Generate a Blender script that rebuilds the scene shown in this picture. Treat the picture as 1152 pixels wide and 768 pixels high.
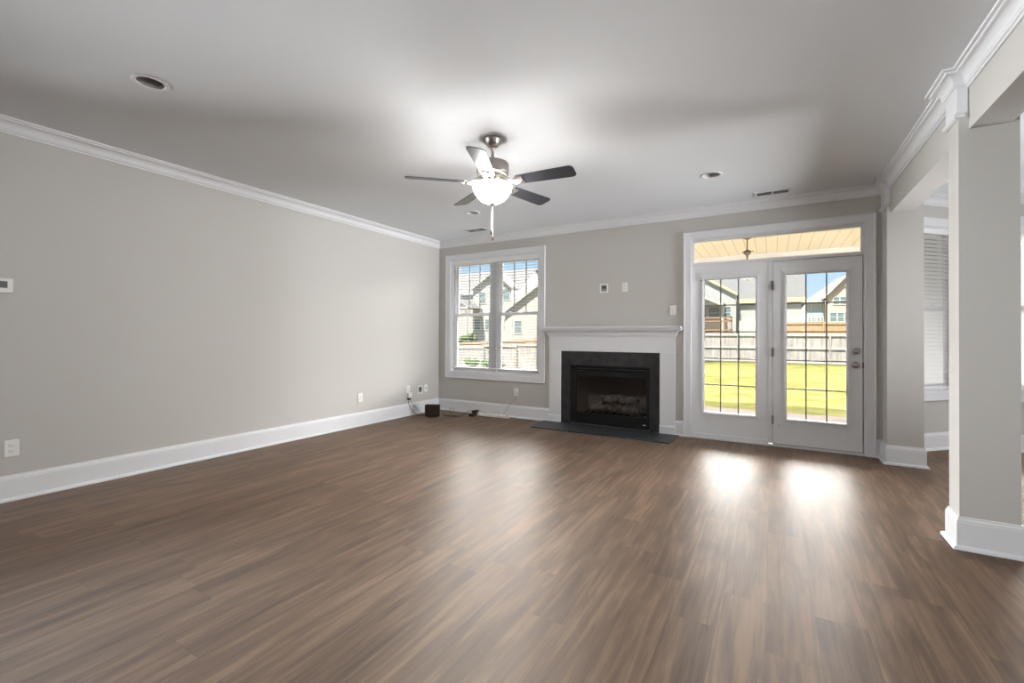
import bpy, bmesh, math, random
from mathutils import Vector, Matrix

# ------------------------------------------------------------------ clear
for o in list(bpy.data.objects):
    bpy.data.objects.remove(o)
S = bpy.context.scene
COL = S.collection
rnd = random.Random(7)
PI = math.pi

# ------------------------------------------------------------------ camera
cam_data = bpy.data.cameras.new('camera')
cam = bpy.data.objects.new('camera', cam_data)
COL.objects.link(cam)
YAW, PIT, ROL, FPX, SY = 0.5290, 0.0078, 0.0050, 503.21, -9.88
fw = Vector((-math.sin(YAW) * math.cos(PIT), math.cos(YAW) * math.cos(PIT), math.sin(PIT)))
rt = fw.cross(Vector((0, 0, 1))).normalized()
up = rt.cross(fw)
r2 = rt * math.cos(ROL) + up * math.sin(ROL)
u2 = -rt * math.sin(ROL) + up * math.cos(ROL)
cam.matrix_world = Matrix((
    (r2.x, u2.x, -fw.x, 4.759), (r2.y, u2.y, -fw.y, -5.7558), (r2.z, u2.z, -fw.z, 1.2037), (0, 0, 0, 1)))
cam_data.sensor_fit = 'HORIZONTAL'
cam_data.sensor_width = 36
cam_data.lens = 36 * FPX / 1152
cam_data.shift_y = SY / 1152
cam_data.clip_start = 0.02
cam_data.clip_end = 500
S.camera = cam

# ------------------------------------------------------------------ world, sun, fill, exposure
SKY_STRENGTH = 1.2
SKY_FILL = 78.0             # unseen bright sky band, added to light the room
SUN_STRENGTH = 25.0
LAMP_BOWL = 155.0
LAMP_UP = 1.0
FILL_W = 42.0
KITCHEN_FILL_W = 11.0
BREAKFAST_FILL_W = 44.0
LEFT_FILL_W = 95.0
EXPOSURE = 0.08

w = bpy.data.worlds.new('sky')
S.world = w
w.use_nodes = True
nt = w.node_tree
nt.nodes.clear()
o_ = nt.nodes.new('ShaderNodeOutputWorld')
bg = nt.nodes.new('ShaderNodeBackground')
tc = nt.nodes.new('ShaderNodeTexCoord')
sep = nt.nodes.new('ShaderNodeSeparateXYZ')
ramp = nt.nodes.new('ShaderNodeValToRGB')
nt.links.new(tc.outputs['Generated'], sep.inputs[0])
nt.links.new(sep.outputs['Z'], ramp.inputs[0])
cr = ramp.color_ramp
cr.elements[0].position = 0.0
cr.elements[0].color = (0.80, 0.84, 0.88, 1)
cr.elements[1].position = 0.09
cr.elements[1].color = (0.62, 0.80, 0.97, 1)
e = cr.elements.new(0.2); e.color = (0.40, 0.66, 0.96, 1)
e = cr.elements.new(1.0); e.color = (0.55, 0.75, 0.98, 1)
def smooth(sock, lo, hi):
    n = nt.nodes.new('ShaderNodeMapRange')
    n.interpolation_type = 'SMOOTHSTEP'
    n.inputs['From Min'].default_value = lo; n.inputs['From Max'].default_value = hi
    nt.links.new(sock, n.inputs['Value'])
    return n.outputs[0]
def mul(a_, b_):
    n = nt.nodes.new('ShaderNodeMath'); n.operation = 'MULTIPLY'
    nt.links.new(a_, n.inputs[0])
    if isinstance(b_, float): n.inputs[1].default_value = b_
    else: nt.links.new(b_, n.inputs[1])
    return n.outputs[0]
# bright sky band added above the view (+y) for room light and floor streaks
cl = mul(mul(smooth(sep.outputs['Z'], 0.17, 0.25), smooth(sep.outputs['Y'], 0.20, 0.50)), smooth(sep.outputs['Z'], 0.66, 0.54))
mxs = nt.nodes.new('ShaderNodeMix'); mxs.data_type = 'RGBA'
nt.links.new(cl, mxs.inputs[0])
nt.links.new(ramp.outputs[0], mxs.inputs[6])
mxs.inputs[7].default_value = (SKY_FILL, SKY_FILL * 0.965, SKY_FILL * 0.92, 1)
nt.links.new(mxs.outputs[2], bg.inputs[0])
bg.inputs[1].default_value = SKY_STRENGTH
nt.links.new(bg.outputs[0], o_.inputs[0])

sun_d = bpy.data.lights.new('sun', 'SUN')
sun_d.energy = SUN_STRENGTH
sun_d.angle = 0.009
sun_d.color = (1.0, 0.95, 0.86)
sun = bpy.data.objects.new('sun', sun_d)
COL.objects.link(sun)
sun.rotation_euler = Vector((0.10, 0.345, -0.93)).to_track_quat('-Z', 'Y').to_euler()

def area(name, loc, target, sx, sy, watts, col=(1, 1, 1)):
    d = bpy.data.lights.new(name, 'AREA')
    d.shape = 'RECTANGLE'; d.size = sx; d.size_y = sy; d.energy = watts; d.color = col
    o = bpy.data.objects.new(name, d)
    COL.objects.link(o)
    o.location = loc
    o.rotation_euler = (Vector(target) - Vector(loc)).to_track_quat('-Z', 'Y').to_euler()
    return o
area('bay_side_fill', (9.12, 0.0, 1.5), (6.3, 0.6, 1.5), 0.40, 1.6, FILL_W, (0.98, 0.99, 1.0))  # added fill lamp to brighten the bay; no window in this wall
kitl = area('kitchen_side_fill', (7.6, -7.0, 1.6), (0.0, -4.7, 1.75), 1.2, 1.2, KITCHEN_FILL_W, (0.98, 0.99, 1.0))  # added fill lamp behind the viewer for the near left wall
kitl.data.spread = math.radians(56)
lefl = area('left_fill', (-0.50, -6.10, 1.35), (5.7, -2.6, 1.15), 1.7, 1.7, LEFT_FILL_W, (0.98, 0.99, 1.0))  # added fill lamp, aimed at the left face of the column
lefl.data.spread = math.radians(54)

brkl = area('breakfast_fill', (9.12, -1.2, 1.15), (0.0, -1.0, 2.35), 1.3, 1.2, BREAKFAST_FILL_W, (0.97, 0.985, 1.0))  # added fill lamp for left corner and ceiling; right wall has no opening
brkl.data.spread = math.radians(54)

S.view_settings.view_transform = 'Standard'
S.view_settings.look = 'None'
S.view_settings.gamma = 1
S.view_settings.exposure = EXPOSURE
S.view_settings.use_curve_mapping = False
try:
    S.cycles.use_denoising = True
    S.cycles.max_bounces = 10
    S.cycles.diffuse_bounces = 6
    S.cycles.transparent_max_bounces = 16
    S.cycles.sample_clamp_indirect = 6
    S.cycles.caustics_reflective = False
    S.cycles.caustics_refractive = False
except Exception:
    pass

# ------------------------------------------------------------------ materials
def principled(name, col, rough=0.5, metal=0.0, spec=0.5, **kw):
    m = bpy.data.materials.new(name)
    m.use_nodes = True
    b = m.node_tree.nodes['Principled BSDF']
    b.inputs['Base Color'].default_value = (*col, 1)
    b.inputs['Roughness'].default_value = rough
    b.inputs['Metallic'].default_value = metal
    b.inputs['Specular IOR Level'].default_value = spec
    for k, v in kw.items():
        b.inputs[k].default_value = v
    return m

def bsdf(m):
    return m.node_tree.nodes['Principled BSDF']

def add_bump(m, scale, strength, detail=2, dist=0.002, coords='Object'):
    t = m.node_tree
    tcn = t.nodes.new('ShaderNodeTexCoord')
    n = t.nodes.new('ShaderNodeTexNoise')
    n.inputs['Scale'].default_value = scale
    n.inputs['Detail'].default_value = detail
    b = t.nodes.new('ShaderNodeBump')
    b.inputs['Strength'].default_value = strength
    b.inputs['Distance'].default_value = dist
    t.links.new(tcn.outputs[coords], n.inputs['Vector'])
    t.links.new(n.outputs['Fac'], b.inputs['Height'])
    t.links.new(b.outputs[0], bsdf(m).inputs['Normal'])
    return n

def vary(m, c1, c2, scale, stretch=(1, 1, 1), detail=3):
    t = m.node_tree
    tcn = t.nodes.new('ShaderNodeTexCoord')
    mp = t.nodes.new('ShaderNodeMapping')
    mp.inputs['Scale'].default_value = stretch
    n = t.nodes.new('ShaderNodeTexNoise')
    n.inputs['Scale'].default_value = scale
    n.inputs['Detail'].default_value = detail
    r = t.nodes.new('ShaderNodeValToRGB')
    r.color_ramp.elements[0].position = 0.3
    r.color_ramp.elements[1].position = 0.7
    r.color_ramp.elements[0].color = (*c1, 1)
    r.color_ramp.elements[1].color = (*c2, 1)
    t.links.new(tcn.outputs['Object'], mp.inputs[0])
    t.links.new(mp.outputs[0], n.inputs['Vector'])
    t.links.new(n.outputs['Fac'], r.inputs[0])
    t.links.new(r.outputs[0], bsdf(m).inputs['Base Color'])
    return r

M = {}
M['wall'] = principled('wall_paint', (0.52, 0.506, 0.482), 0.7, spec=0.3)
add_bump(M['wall'], 90, 0.05)
M['ceiling'] = principled('ceiling_paint', (0.80, 0.83, 0.865), 0.85, spec=0.2)
add_bump(M['ceiling'], 120, 0.05)
M['trim'] = principled('trim_paint', (0.73, 0.74, 0.765), 0.4, spec=0.3)
M['door'] = principled('door_paint', (0.77, 0.785, 0.81), 0.45, spec=0.3)
M['vinyl'] = principled('window_vinyl', (0.82, 0.82, 0.84), 0.4)
M['plastic'] = principled('white_plastic', (0.80, 0.79, 0.76), 0.35)
M['slot'] = principled('dark_slot', (0.03, 0.03, 0.03), 0.6)
M['backlit_grille'] = principled('grille_backlit_grey', (0.25, 0.26, 0.29), 0.45)  # white grilles given a grey that stands for their backlit shade
M['gasket'] = principled('weatherstrip', (0.02, 0.02, 0.025), 0.7)
M['nickel'] = principled('satin_nickel', (0.62, 0.58, 0.54), 0.32, metal=1.0)
M['chain'] = principled('chain_bronze', (0.20, 0.17, 0.15), 0.55, metal=0.6)
M['steel'] = principled('brushed_steel', (0.36, 0.36, 0.37), 0.3, metal=1.0)
M['black_metal'] = principled('black_metal', (0.006, 0.006, 0.006), 0.6, spec=0.25)
M['slate'] = principled('slate_tile', (0.022, 0.022, 0.023), 0.4, spec=0.3)
r = vary(M['slate'], (0.024, 0.024, 0.025), (0.046, 0.046, 0.047), 9)
M['hearth'] = principled('hearth_slate', (0.03, 0.032, 0.034), 0.45)
r = vary(M['hearth'], (0.020, 0.022, 0.024), (0.045, 0.048, 0.052), 16)
M['log'] = principled('ceramic_log', (0.12, 0.11, 0.10), 0.9)
r = vary(M['log'], (0.08, 0.08, 0.078), (0.50, 0.49, 0.475), 18)
M['ash_log'] = principled('ash_log', (0.4, 0.39, 0.37), 0.9)
M['firebrick'] = principled('refractory', (0.30, 0.30, 0.30), 0.6)
M['blade'] = principled('fan_blade', (0.035, 0.034, 0.038), 0.36, spec=0.6)
r = vary(M['blade'], (0.022, 0.024, 0.030), (0.042, 0.044, 0.054), 6, (1, 14, 1))
M['black_plastic'] = principled('black_plastic', (0.012, 0.012, 0.013), 0.35)
M['brown_plastic'] = principled('brown_plastic', (0.018, 0.009, 0.005), 0.4)
M['cord_white'] = principled('cord_white', (0.62, 0.60, 0.57), 0.5)
M['cord_grey'] = principled('cord_grey', (0.28, 0.26, 0.25), 0.5)
M['cord_dark'] = principled('cord_dark', (0.03, 0.025, 0.022), 0.5)
M['cord_tan'] = principled('cord_tan', (0.30, 0.22, 0.16), 0.5)
M['screen'] = principled('lcd_screen', (0.10, 0.11, 0.10), 0.25)
M['mark'] = principled('pale_mark', (0.75, 0.75, 0.75), 0.4)
M['cavity'] = principled('can_baffle', (0.42, 0.42, 0.42), 0.6)
M['duct'] = principled('duct_grey', (0.10, 0.10, 0.11), 0.6)
M['lens'] = principled('lamp_lens', (0.22, 0.22, 0.22), 0.4)
M['concrete'] = principled('patio_concrete', (0.46, 0.40, 0.37), 0.85)
r = vary(M['concrete'], (0.085, 0.071, 0.064), (0.108, 0.091, 0.084), 5)

# slats: white, letting a little light through
def slat_mat():
    m = bpy.data.materials.new('blind_slat')
    m.use_nodes = True
    t = m.node_tree
    t.nodes.remove(t.nodes['Principled BSDF'])
    out = t.nodes['Material Output']
    d = t.nodes.new('ShaderNodeBsdfDiffuse'); d.inputs[0].default_value = (0.60, 0.60, 0.61, 1)
    tr = t.nodes.new('ShaderNodeBsdfTranslucent'); tr.inputs[0].default_value = (0.9, 0.9, 0.9, 1)
    mx = t.nodes.new('ShaderNodeMixShader'); mx.inputs[0].default_value = 0.55
    t.links.new(d.outputs[0], mx.inputs[1]); t.links.new(tr.outputs[0], mx.inputs[2])
    t.links.new(mx.outputs[0], out.inputs[0])
    return m
M['slat'] = slat_mat()

def glass_mat(name, tint=(1, 1, 1), f0=0.04, rough=0.0):
    m = bpy.data.materials.new(name)
    m.use_nodes = True
    t = m.node_tree
    t.nodes.remove(t.nodes['Principled BSDF'])
    out = t.nodes['Material Output']
    a = t.nodes.new('ShaderNodeBsdfTransparent'); a.inputs[0].default_value = (*tint, 1)
    g = t.nodes.new('ShaderNodeBsdfGlossy'); g.inputs['Roughness'].default_value = rough
    fr = t.nodes.new('ShaderNodeFresnel'); fr.inputs['IOR'].default_value = 1.45
    mx = t.nodes.new('ShaderNodeMixShader')
    t.links.new(fr.outputs[0], mx.inputs[0])
    t.links.new(a.outputs[0], mx.inputs[1]); t.links.new(g.outputs[0], mx.inputs[2])
    t.links.new(mx.outputs[0], out.inputs[0])
    return m
M['glass'] = glass_mat('window_glass', (0.97, 0.98, 0.98))
M['fire_glass'] = glass_mat('fire_glass', (0.80, 0.80, 0.80))
M['house_glass'] = principled('house_window_glass', (0.12, 0.16, 0.17), 0.15)

def emit_mat(name, col, s):
    m = bpy.data.materials.new(name)
    m.use_nodes = True
    b = bsdf(m)
    b.inputs['Base Color'].default_value = (0.9, 0.88, 0.84, 1)
    b.inputs['Emission Color'].default_value = (*col, 1)
    b.inputs['Emission Strength'].default_value = s
    return m
M['bowl'] = emit_mat('lit_glass_bowl', (1.0, 0.97, 0.93), LAMP_BOWL)
M['porch_bowl'] = emit_mat('porch_glass_bowl', (1.0, 0.85, 0.62), 1.2)

def floor_mat():
    m = principled('plank_floor', (0.16, 0.11, 0.08), 0.36, spec=0.5)
    t = m.node_tree
    N = t.nodes.new
    L = t.links.new
    b = bsdf(m)
    tcn = N('ShaderNodeTexCoord'); sp = N('ShaderNodeSeparateXYZ')
    L(tcn.outputs['Object'], sp.inputs[0])
    def math_(op, a, bb=None, c=None):
        n = N('ShaderNodeMath'); n.operation = op
        for i, v in enumerate((a, bb, c)):
            if v is None: continue
            if isinstance(v, (int, float)): n.inputs[i].default_value = v
            else: L(v, n.inputs[i])
        return n.outputs[0]
    PW, PL = 0.182, 1.22
    xs = math_('DIVIDE', sp.outputs['X'], PW)
    col = math_('FLOOR', xs)
    wn = N('ShaderNodeTexWhiteNoise'); wn.noise_dimensions = '1D'
    L(col, wn.inputs['W'])
    ys = math_('ADD', math_('DIVIDE', sp.outputs['Y'], PL), math_('MULTIPLY', wn.outputs['Value'], 7.3))
    row = math_('FLOOR', ys)
    cmb = N('ShaderNodeCombineXYZ'); L(col, cmb.inputs[0]); L(row, cmb.inputs[1])
    wn2 = N('ShaderNodeTexWhiteNoise'); wn2.noise_dimensions = '2D'
    L(cmb.outputs[0], wn2.inputs['Vector'])
    tone = wn2.outputs['Value']
    # grain: long streaks, different for each plank
    mp = N('ShaderNodeCombineXYZ')
    L(math_('MULTIPLY', sp.outputs['X'], 1.0), mp.inputs[0])
    L(math_('MULTIPLY', sp.outputs['Y'], 0.045), mp.inputs[1])
    L(math_('MULTIPLY', tone, 40.0), mp.inputs[2])
    g1 = N('ShaderNodeTexNoise'); g1.inputs['Scale'].default_value = 38; g1.inputs['Detail'].default_value = 7
    g1.inputs['Roughness'].default_value = 0.62; g1.inputs['Distortion'].default_value = 0.6
    L(mp.outputs[0], g1.inputs['Vector'])
    mp2 = N('ShaderNodeCombineXYZ')
    L(sp.outputs['X'], mp2.inputs[0])
    L(math_('MULTIPLY', sp.outputs['Y'], 0.16), mp2.inputs[1])
    L(math_('MULTIPLY', tone, 17.0), mp2.inputs[2])
    g2 = N('ShaderNodeTexNoise'); g2.inputs['Scale'].default_value = 9; g2.inputs['Detail'].default_value = 4
    g2.inputs['Distortion'].default_value = 1.2
    L(mp2.outputs[0], g2.inputs['Vector'])
    v = math_('ADD', math_('MULTIPLY', g1.outputs['Fac'], 0.58), math_('MULTIPLY', g2.outputs['Fac'], 0.42))
    v = math_('ADD', v, math_('MULTIPLY', math_('SUBTRACT', tone, 0.5), 0.075))
    rp = N('ShaderNodeValToRGB')
    rp.color_ramp.elements[0].position = 0.33; rp.color_ramp.elements[0].color = (0.050, 0.026, 0.013, 1)
    rp.color_ramp.elements[1].position = 0.67; rp.color_ramp.elements[1].color = (0.225, 0.146, 0.092, 1)
    e = rp.color_ramp.elements.new(0.5); e.color = (0.118, 0.068, 0.040, 1)
    L(v, rp.inputs[0])
    # seams
    fx = math_('FRACT', xs); fy = math_('FRACT', ys)
    ex = math_('MULTIPLY', math_('MINIMUM', fx, math_('SUBTRACT', 1.0, fx)), PW)
    ey = math_('MULTIPLY', math_('MINIMUM', fy, math_('SUBTRACT', 1.0, fy)), PL)
    edge = math_('MINIMUM', ex, ey)
    seam = math_('SMOOTH_MIN', math_('DIVIDE', edge, 0.0022), 1.0, 0.2)
    mixc = N('ShaderNodeMix'); mixc.data_type = 'RGBA'; mixc.blend_type = 'MULTIPLY'
    mixc.inputs[0].default_value = 1.0
    L(rp.outputs[0], mixc.inputs[6])
    sc = N('ShaderNodeCombineColor')
    sv = math_('ADD', math_('MULTIPLY', seam, 0.45), 0.55)
    L(sv, sc.inputs[0]); L(sv, sc.inputs[1]); L(sv, sc.inputs[2])
    L(sc.outputs[0], mixc.inputs[7])
    L(mixc.outputs[2], b.inputs['Base Color'])
    L(math_('ADD', math_('MULTIPLY', g1.outputs['Fac'], 0.20), 0.44), b.inputs['Roughness'])
    bp = N('ShaderNodeBump'); bp.inputs['Strength'].default_value = 0.12; bp.inputs['Distance'].default_value = 0.002
    L(math_('ADD', math_('MULTIPLY', g1.outputs['Fac'], 0.6), seam), bp.inputs['Height'])
    L(bp.outputs[0], b.inputs['Normal'])
    b.inputs['Anisotropic'].default_value = 0.7
    tg = N('ShaderNodeCombineXYZ'); tg.inputs[1].default_value = 1.0
    L(tg.outputs[0], b.inputs['Tangent'])
    b.inputs['Specular Tint'].default_value = (1.0, 0.94, 0.88, 1)
    b.inputs['IOR'].default_value = 1.72
    return m
M['floor'] = floor_mat()

def stripes(m, axis, period, c1, c2, width=0.08):
    """boards: thin dark joints every `period` metres along one object axis"""
    t = m.node_tree
    N = t.nodes.new; L = t.links.new
    tcn = N('ShaderNodeTexCoord'); sp = N('ShaderNodeSeparateXYZ'); L(tcn.outputs['Object'], sp.inputs[0])
    d = N('ShaderNodeMath'); d.operation = 'DIVIDE'; L(sp.outputs[axis], d.inputs[0]); d.inputs[1].default_value = period
    f = N('ShaderNodeMath'); f.operation = 'FRACT'; L(d.outputs[0], f.inputs[0])
    g = N('ShaderNodeMath'); g.operation = 'GREATER_THAN'; L(f.outputs[0], g.inputs[0]); g.inputs[1].default_value = width
    mx = N('ShaderNodeMix'); mx.data_type = 'RGBA'
    L(g.outputs[0], mx.inputs[0])
    mx.inputs[6].default_value = (*c2, 1); mx.inputs[7].default_value = (*c1, 1)
    L(mx.outputs[2], bsdf(m).inputs['Base Color'])

OUT = 0.40   # darkens yard and house colours to offset the strong outdoor light
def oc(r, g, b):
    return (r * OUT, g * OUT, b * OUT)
M['porch_ceiling'] = principled('porch_boards', (0.75, 0.62, 0.38), 0.6)
stripes(M['porch_ceiling'], 'X', 0.155, (0.68, 0.61, 0.55), (0.43, 0.38, 0.34), 0.07)
M['soffit_white'] = principled('porch_beam_white', (0.7, 0.7, 0.7), 0.6)
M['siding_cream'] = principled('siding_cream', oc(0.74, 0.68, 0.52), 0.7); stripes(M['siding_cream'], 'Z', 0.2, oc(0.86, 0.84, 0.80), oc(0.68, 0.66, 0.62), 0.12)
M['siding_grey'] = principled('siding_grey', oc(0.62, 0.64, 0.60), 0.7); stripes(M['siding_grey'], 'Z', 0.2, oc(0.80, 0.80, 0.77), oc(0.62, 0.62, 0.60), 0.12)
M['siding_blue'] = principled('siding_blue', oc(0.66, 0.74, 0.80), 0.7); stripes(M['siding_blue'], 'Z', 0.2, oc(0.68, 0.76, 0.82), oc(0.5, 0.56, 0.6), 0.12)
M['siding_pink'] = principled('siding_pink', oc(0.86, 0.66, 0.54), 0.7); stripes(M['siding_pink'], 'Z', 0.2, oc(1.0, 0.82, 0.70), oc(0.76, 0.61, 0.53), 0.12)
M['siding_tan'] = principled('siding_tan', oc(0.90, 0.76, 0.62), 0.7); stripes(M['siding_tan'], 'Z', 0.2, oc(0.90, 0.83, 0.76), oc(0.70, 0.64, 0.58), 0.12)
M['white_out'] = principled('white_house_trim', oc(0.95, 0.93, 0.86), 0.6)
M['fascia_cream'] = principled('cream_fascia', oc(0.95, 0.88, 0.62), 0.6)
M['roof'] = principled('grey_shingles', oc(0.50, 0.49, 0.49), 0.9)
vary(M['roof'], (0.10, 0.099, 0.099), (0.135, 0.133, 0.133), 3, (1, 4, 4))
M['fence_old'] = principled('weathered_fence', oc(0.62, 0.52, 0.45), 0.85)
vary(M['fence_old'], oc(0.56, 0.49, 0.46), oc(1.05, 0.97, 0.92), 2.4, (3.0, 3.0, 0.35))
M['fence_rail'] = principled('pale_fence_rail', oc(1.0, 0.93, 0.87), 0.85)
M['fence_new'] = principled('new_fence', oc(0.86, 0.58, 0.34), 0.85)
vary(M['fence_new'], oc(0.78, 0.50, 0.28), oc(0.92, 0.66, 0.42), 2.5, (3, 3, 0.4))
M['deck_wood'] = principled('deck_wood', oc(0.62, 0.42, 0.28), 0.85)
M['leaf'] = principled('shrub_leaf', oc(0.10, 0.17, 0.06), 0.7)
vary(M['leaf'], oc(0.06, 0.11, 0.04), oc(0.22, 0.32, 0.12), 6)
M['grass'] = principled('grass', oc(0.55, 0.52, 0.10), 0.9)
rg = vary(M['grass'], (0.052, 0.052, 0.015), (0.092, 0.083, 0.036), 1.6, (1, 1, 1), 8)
M['bronze'] = principled('dark_bronze', (0.10, 0.07, 0.05), 0.4, metal=0.7)

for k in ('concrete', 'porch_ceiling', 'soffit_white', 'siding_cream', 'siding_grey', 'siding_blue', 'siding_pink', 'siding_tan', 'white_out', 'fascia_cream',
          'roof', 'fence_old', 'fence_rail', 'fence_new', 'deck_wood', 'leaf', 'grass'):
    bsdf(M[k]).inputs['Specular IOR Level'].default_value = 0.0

# ------------------------------------------------------------------ mesh helpers
class MB:
    """collects shapes, then builds ONE mesh object"""
    def __init__(self):
        self.bm = bmesh.new()
    def box(self, x0, x1, y0, y1, z0, z1, bevel=0.0, mat=None):
        g = bmesh.ops.create_cube(self.bm, size=1.0)
        vs = g['verts']
        for v in vs:
            v.co = Vector((x0 + (v.co.x + .5) * (x1 - x0), y0 + (v.co.y + .5) * (y1 - y0), z0 + (v.co.z + .5) * (z1 - z0)))
        if bevel > 0:
            es = list({e for v in vs for e in v.link_edges})
            r = bmesh.ops.bevel(self.bm, geom=es, offset=bevel, segments=2, affect='EDGES', profile=0.5)
            vs = list({v for f in r['faces'] for v in f.verts} | {v for v in vs if v.is_valid})
        if mat is not None:
            for v in vs: v.co = mat @ v.co
        return self
    def lathe(self, prof, seg=32, mat=None, ripple=None):
        rings = []
        for (r, z) in prof:
            ring = []
            if r < 1e-6:
                ring = [self.bm.verts.new((0, 0, z))]
            else:
                for k in range(seg):
                    a = 2 * PI * k / seg
                    ring.append(self.bm.verts.new((r * math.cos(a), r * math.sin(a), z)))
            rings.append(ring)
        for a, b in zip(rings, rings[1:]):
            if len(a) == 1 and len(b) == 1: continue
            for k in range(seg):
                k2 = (k + 1) % seg
                if len(a) == 1: f = (a[0], b[k2], b[k])
                elif len(b) == 1: f = (a[k], a[k2], b[0])
                else: f = (a[k], a[k2], b[k2], b[k])
                try:
                    nf = self.bm.faces.new(f); nf.smooth = True
                except ValueError: pass
        if mat is not None:
            for rg_ in rings:
                for v in rg_: v.co = mat @ v.co
        return self
    def cyl(self, p0, p1, r, seg=16, r1=None):
        p0, p1 = Vector(p0), Vector(p1)
        d = p1 - p0
        m = Matrix.Translation(p0) @ d.to_track_quat('Z', 'Y').to_matrix().to_4x4()
        r1 = r if r1 is None else r1
        return self.lathe([(0, 0), (r, 0), (r, 0), (r1, d.length), (r1, d.length), (0, d.length)], seg, m)
    def tube(self, pts, r, seg=8, smooth=4):
        pts = [Vector(p) for p in pts]
        if smooth and len(pts) > 2:
            q = []
            for i in range(len(pts) - 1):
                a = pts[max(i - 1, 0)]; b = pts[i]; c = pts[i + 1]; d = pts[min(i + 2, len(pts) - 1)]
                for k in range(smooth):
                    t = k / smooth
                    q.append(0.5 * ((2 * b) + (c - a) * t + (2 * a - 5 * b + 4 * c - d) * t * t + (3 * b - a - 3 * c + d) * t ** 3))
            q.append(pts[-1]); pts = q
        rings = []
        n = None
        for i, p in enumerate(pts):
            t = (pts[min(i + 1, len(pts) - 1)] - pts[max(i - 1, 0)]).normalized()
            if n is None:
                n = t.orthogonal().normalized()
            else:
                n = (n - t * n.dot(t)).normalized()
            b = t.cross(n)
            rings.append([self.bm.verts.new(p + (n * math.cos(2 * PI * k / seg) + b * math.sin(2 * PI * k / seg)) * r) for k in range(seg)])
        for a, b in zip(rings, rings[1:]):
            for k in range(seg):
                f = self.bm.faces.new((a[k], a[(k + 1) % seg], b[(k + 1) % seg], b[k])); f.smooth = True
        self.bm.faces.new(list(reversed(rings[0]))); self.bm.faces.new(rings[-1])
        return self
    def prism(self, poly, axis, a, b):
        """extrude a 2-D polygon along an axis from a to b. axis 'x': poly=(y,z); 'y': (x,z); 'z': (x,y)"""
        def P(u, v, t):
            return {'x': (t, u, v), 'y': (u, t, v), 'z': (u, v, t)}[axis]
        A = [self.bm.verts.new(P(u, v, a)) for u, v in poly]
        B = [self.bm.verts.new(P(u, v, b)) for u, v in poly]
        n = len(poly)
        self.bm.faces.new(A); self.bm.faces.new(list(reversed(B)))
        for k in range(n):
            self.bm.faces.new((A[k], B[k], B[(k + 1) % n], A[(k + 1) % n]))
        return self
    def sweep(self, prof, path, segs=None, closed=False, side=-1):
        """profile (offset, z) carried along a plan path with mitred corners; side -1: offset to the right of travel"""
        n = len(path)
        P = [Vector((p[0], p[1])) for p in path]
        def seg_n(i):
            d = (P[(i + 1) % n] - P[i % n]).normalized()
            return Vector((-d.y, d.x)) * side * -1 * -1 if side == 1 else Vector((d.y, -d.x))
        offs = []
        for i in range(n):
            if closed or 0 < i < n - 1:
                n0 = seg_n((i - 1) % n); n1 = seg_n(i)
                m = (n0 + n1); m = m / max(1e-6, (1 + n0.dot(n1)))
            elif i == 0: m = seg_n(0)
            else: m = seg_n(n - 2)
            offs.append(m)
        rng = range(n if closed else n - 1)
        for i in (segs if segs is not None else rng):
            j = (i + 1) % n
            A = [self.bm.verts.new((P[i].x + offs[i].x * d, P[i].y + offs[i].y * d, z)) for d, z in prof]
            B = [self.bm.verts.new((P[j].x + offs[j].x * d, P[j].y + offs[j].y * d, z)) for d, z in prof]
            k = len(prof)
            for q in range(k):
                self.bm.faces.new((A[q], A[(q + 1) % k], B[(q + 1) % k], B[q]))
            self.bm.faces.new(list(reversed(A))); self.bm.faces.new(B)
        return self
    def blob(self, c, r, seed, amp=0.25, sub=2, sc=(1, 1, 1)):
        g = bmesh.ops.create_icosphere(self.bm, subdivisions=sub, radius=1.0)
        rr = random.Random(seed)
        for v in g['verts']:
            k = 1 + amp * (rr.random() - .5) * 2
            v.co = Vector((c[0] + v.co.x * r * k * sc[0], c[1] + v.co.y * r * k * sc[1], c[2] + v.co.z * r * k * sc[2]))
        return self
    def build(self, name, mat, parent=None, recalc=True, loc=None):
        if recalc:
            bmesh.ops.recalc_face_normals(self.bm, faces=self.bm.faces[:])
        me = bpy.data.meshes.new(name)
        self.bm.to_mesh(me); self.bm.free()
        me.materials.append(mat)
        o = bpy.data.objects.new(name, me)
        COL.objects.link(o)
        if parent is not None:
            o.parent = parent
        if loc is not None:
            o.location = loc
        return o

def tag(o, label=None, cat=None, group=None, kind=None):
    if label: o['label'] = label
    if cat: o['category'] = cat
    if group: o['group'] = group
    if kind: o['kind'] = kind
    return o

def empty(name, loc=(0, 0, 0), rz=0.0, label=None, cat=None, group=None, kind=None):
    o = bpy.data.objects.new(name, None)
    o.empty_display_size = 0.1
    COL.objects.link(o)
    o.location = loc
    o.rotation_euler = (0, 0, rz)
    return tag(o, label, cat, group, kind)

def structure(o, label, cat):
    return tag(o, label, cat, None, 'structure')

def copy_tree(o, parent=None):
    c = o.copy()
    COL.objects.link(c)
    c.parent = parent
    for ch in list(o.children):
        copy_tree(ch, c)
    return c

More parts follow.
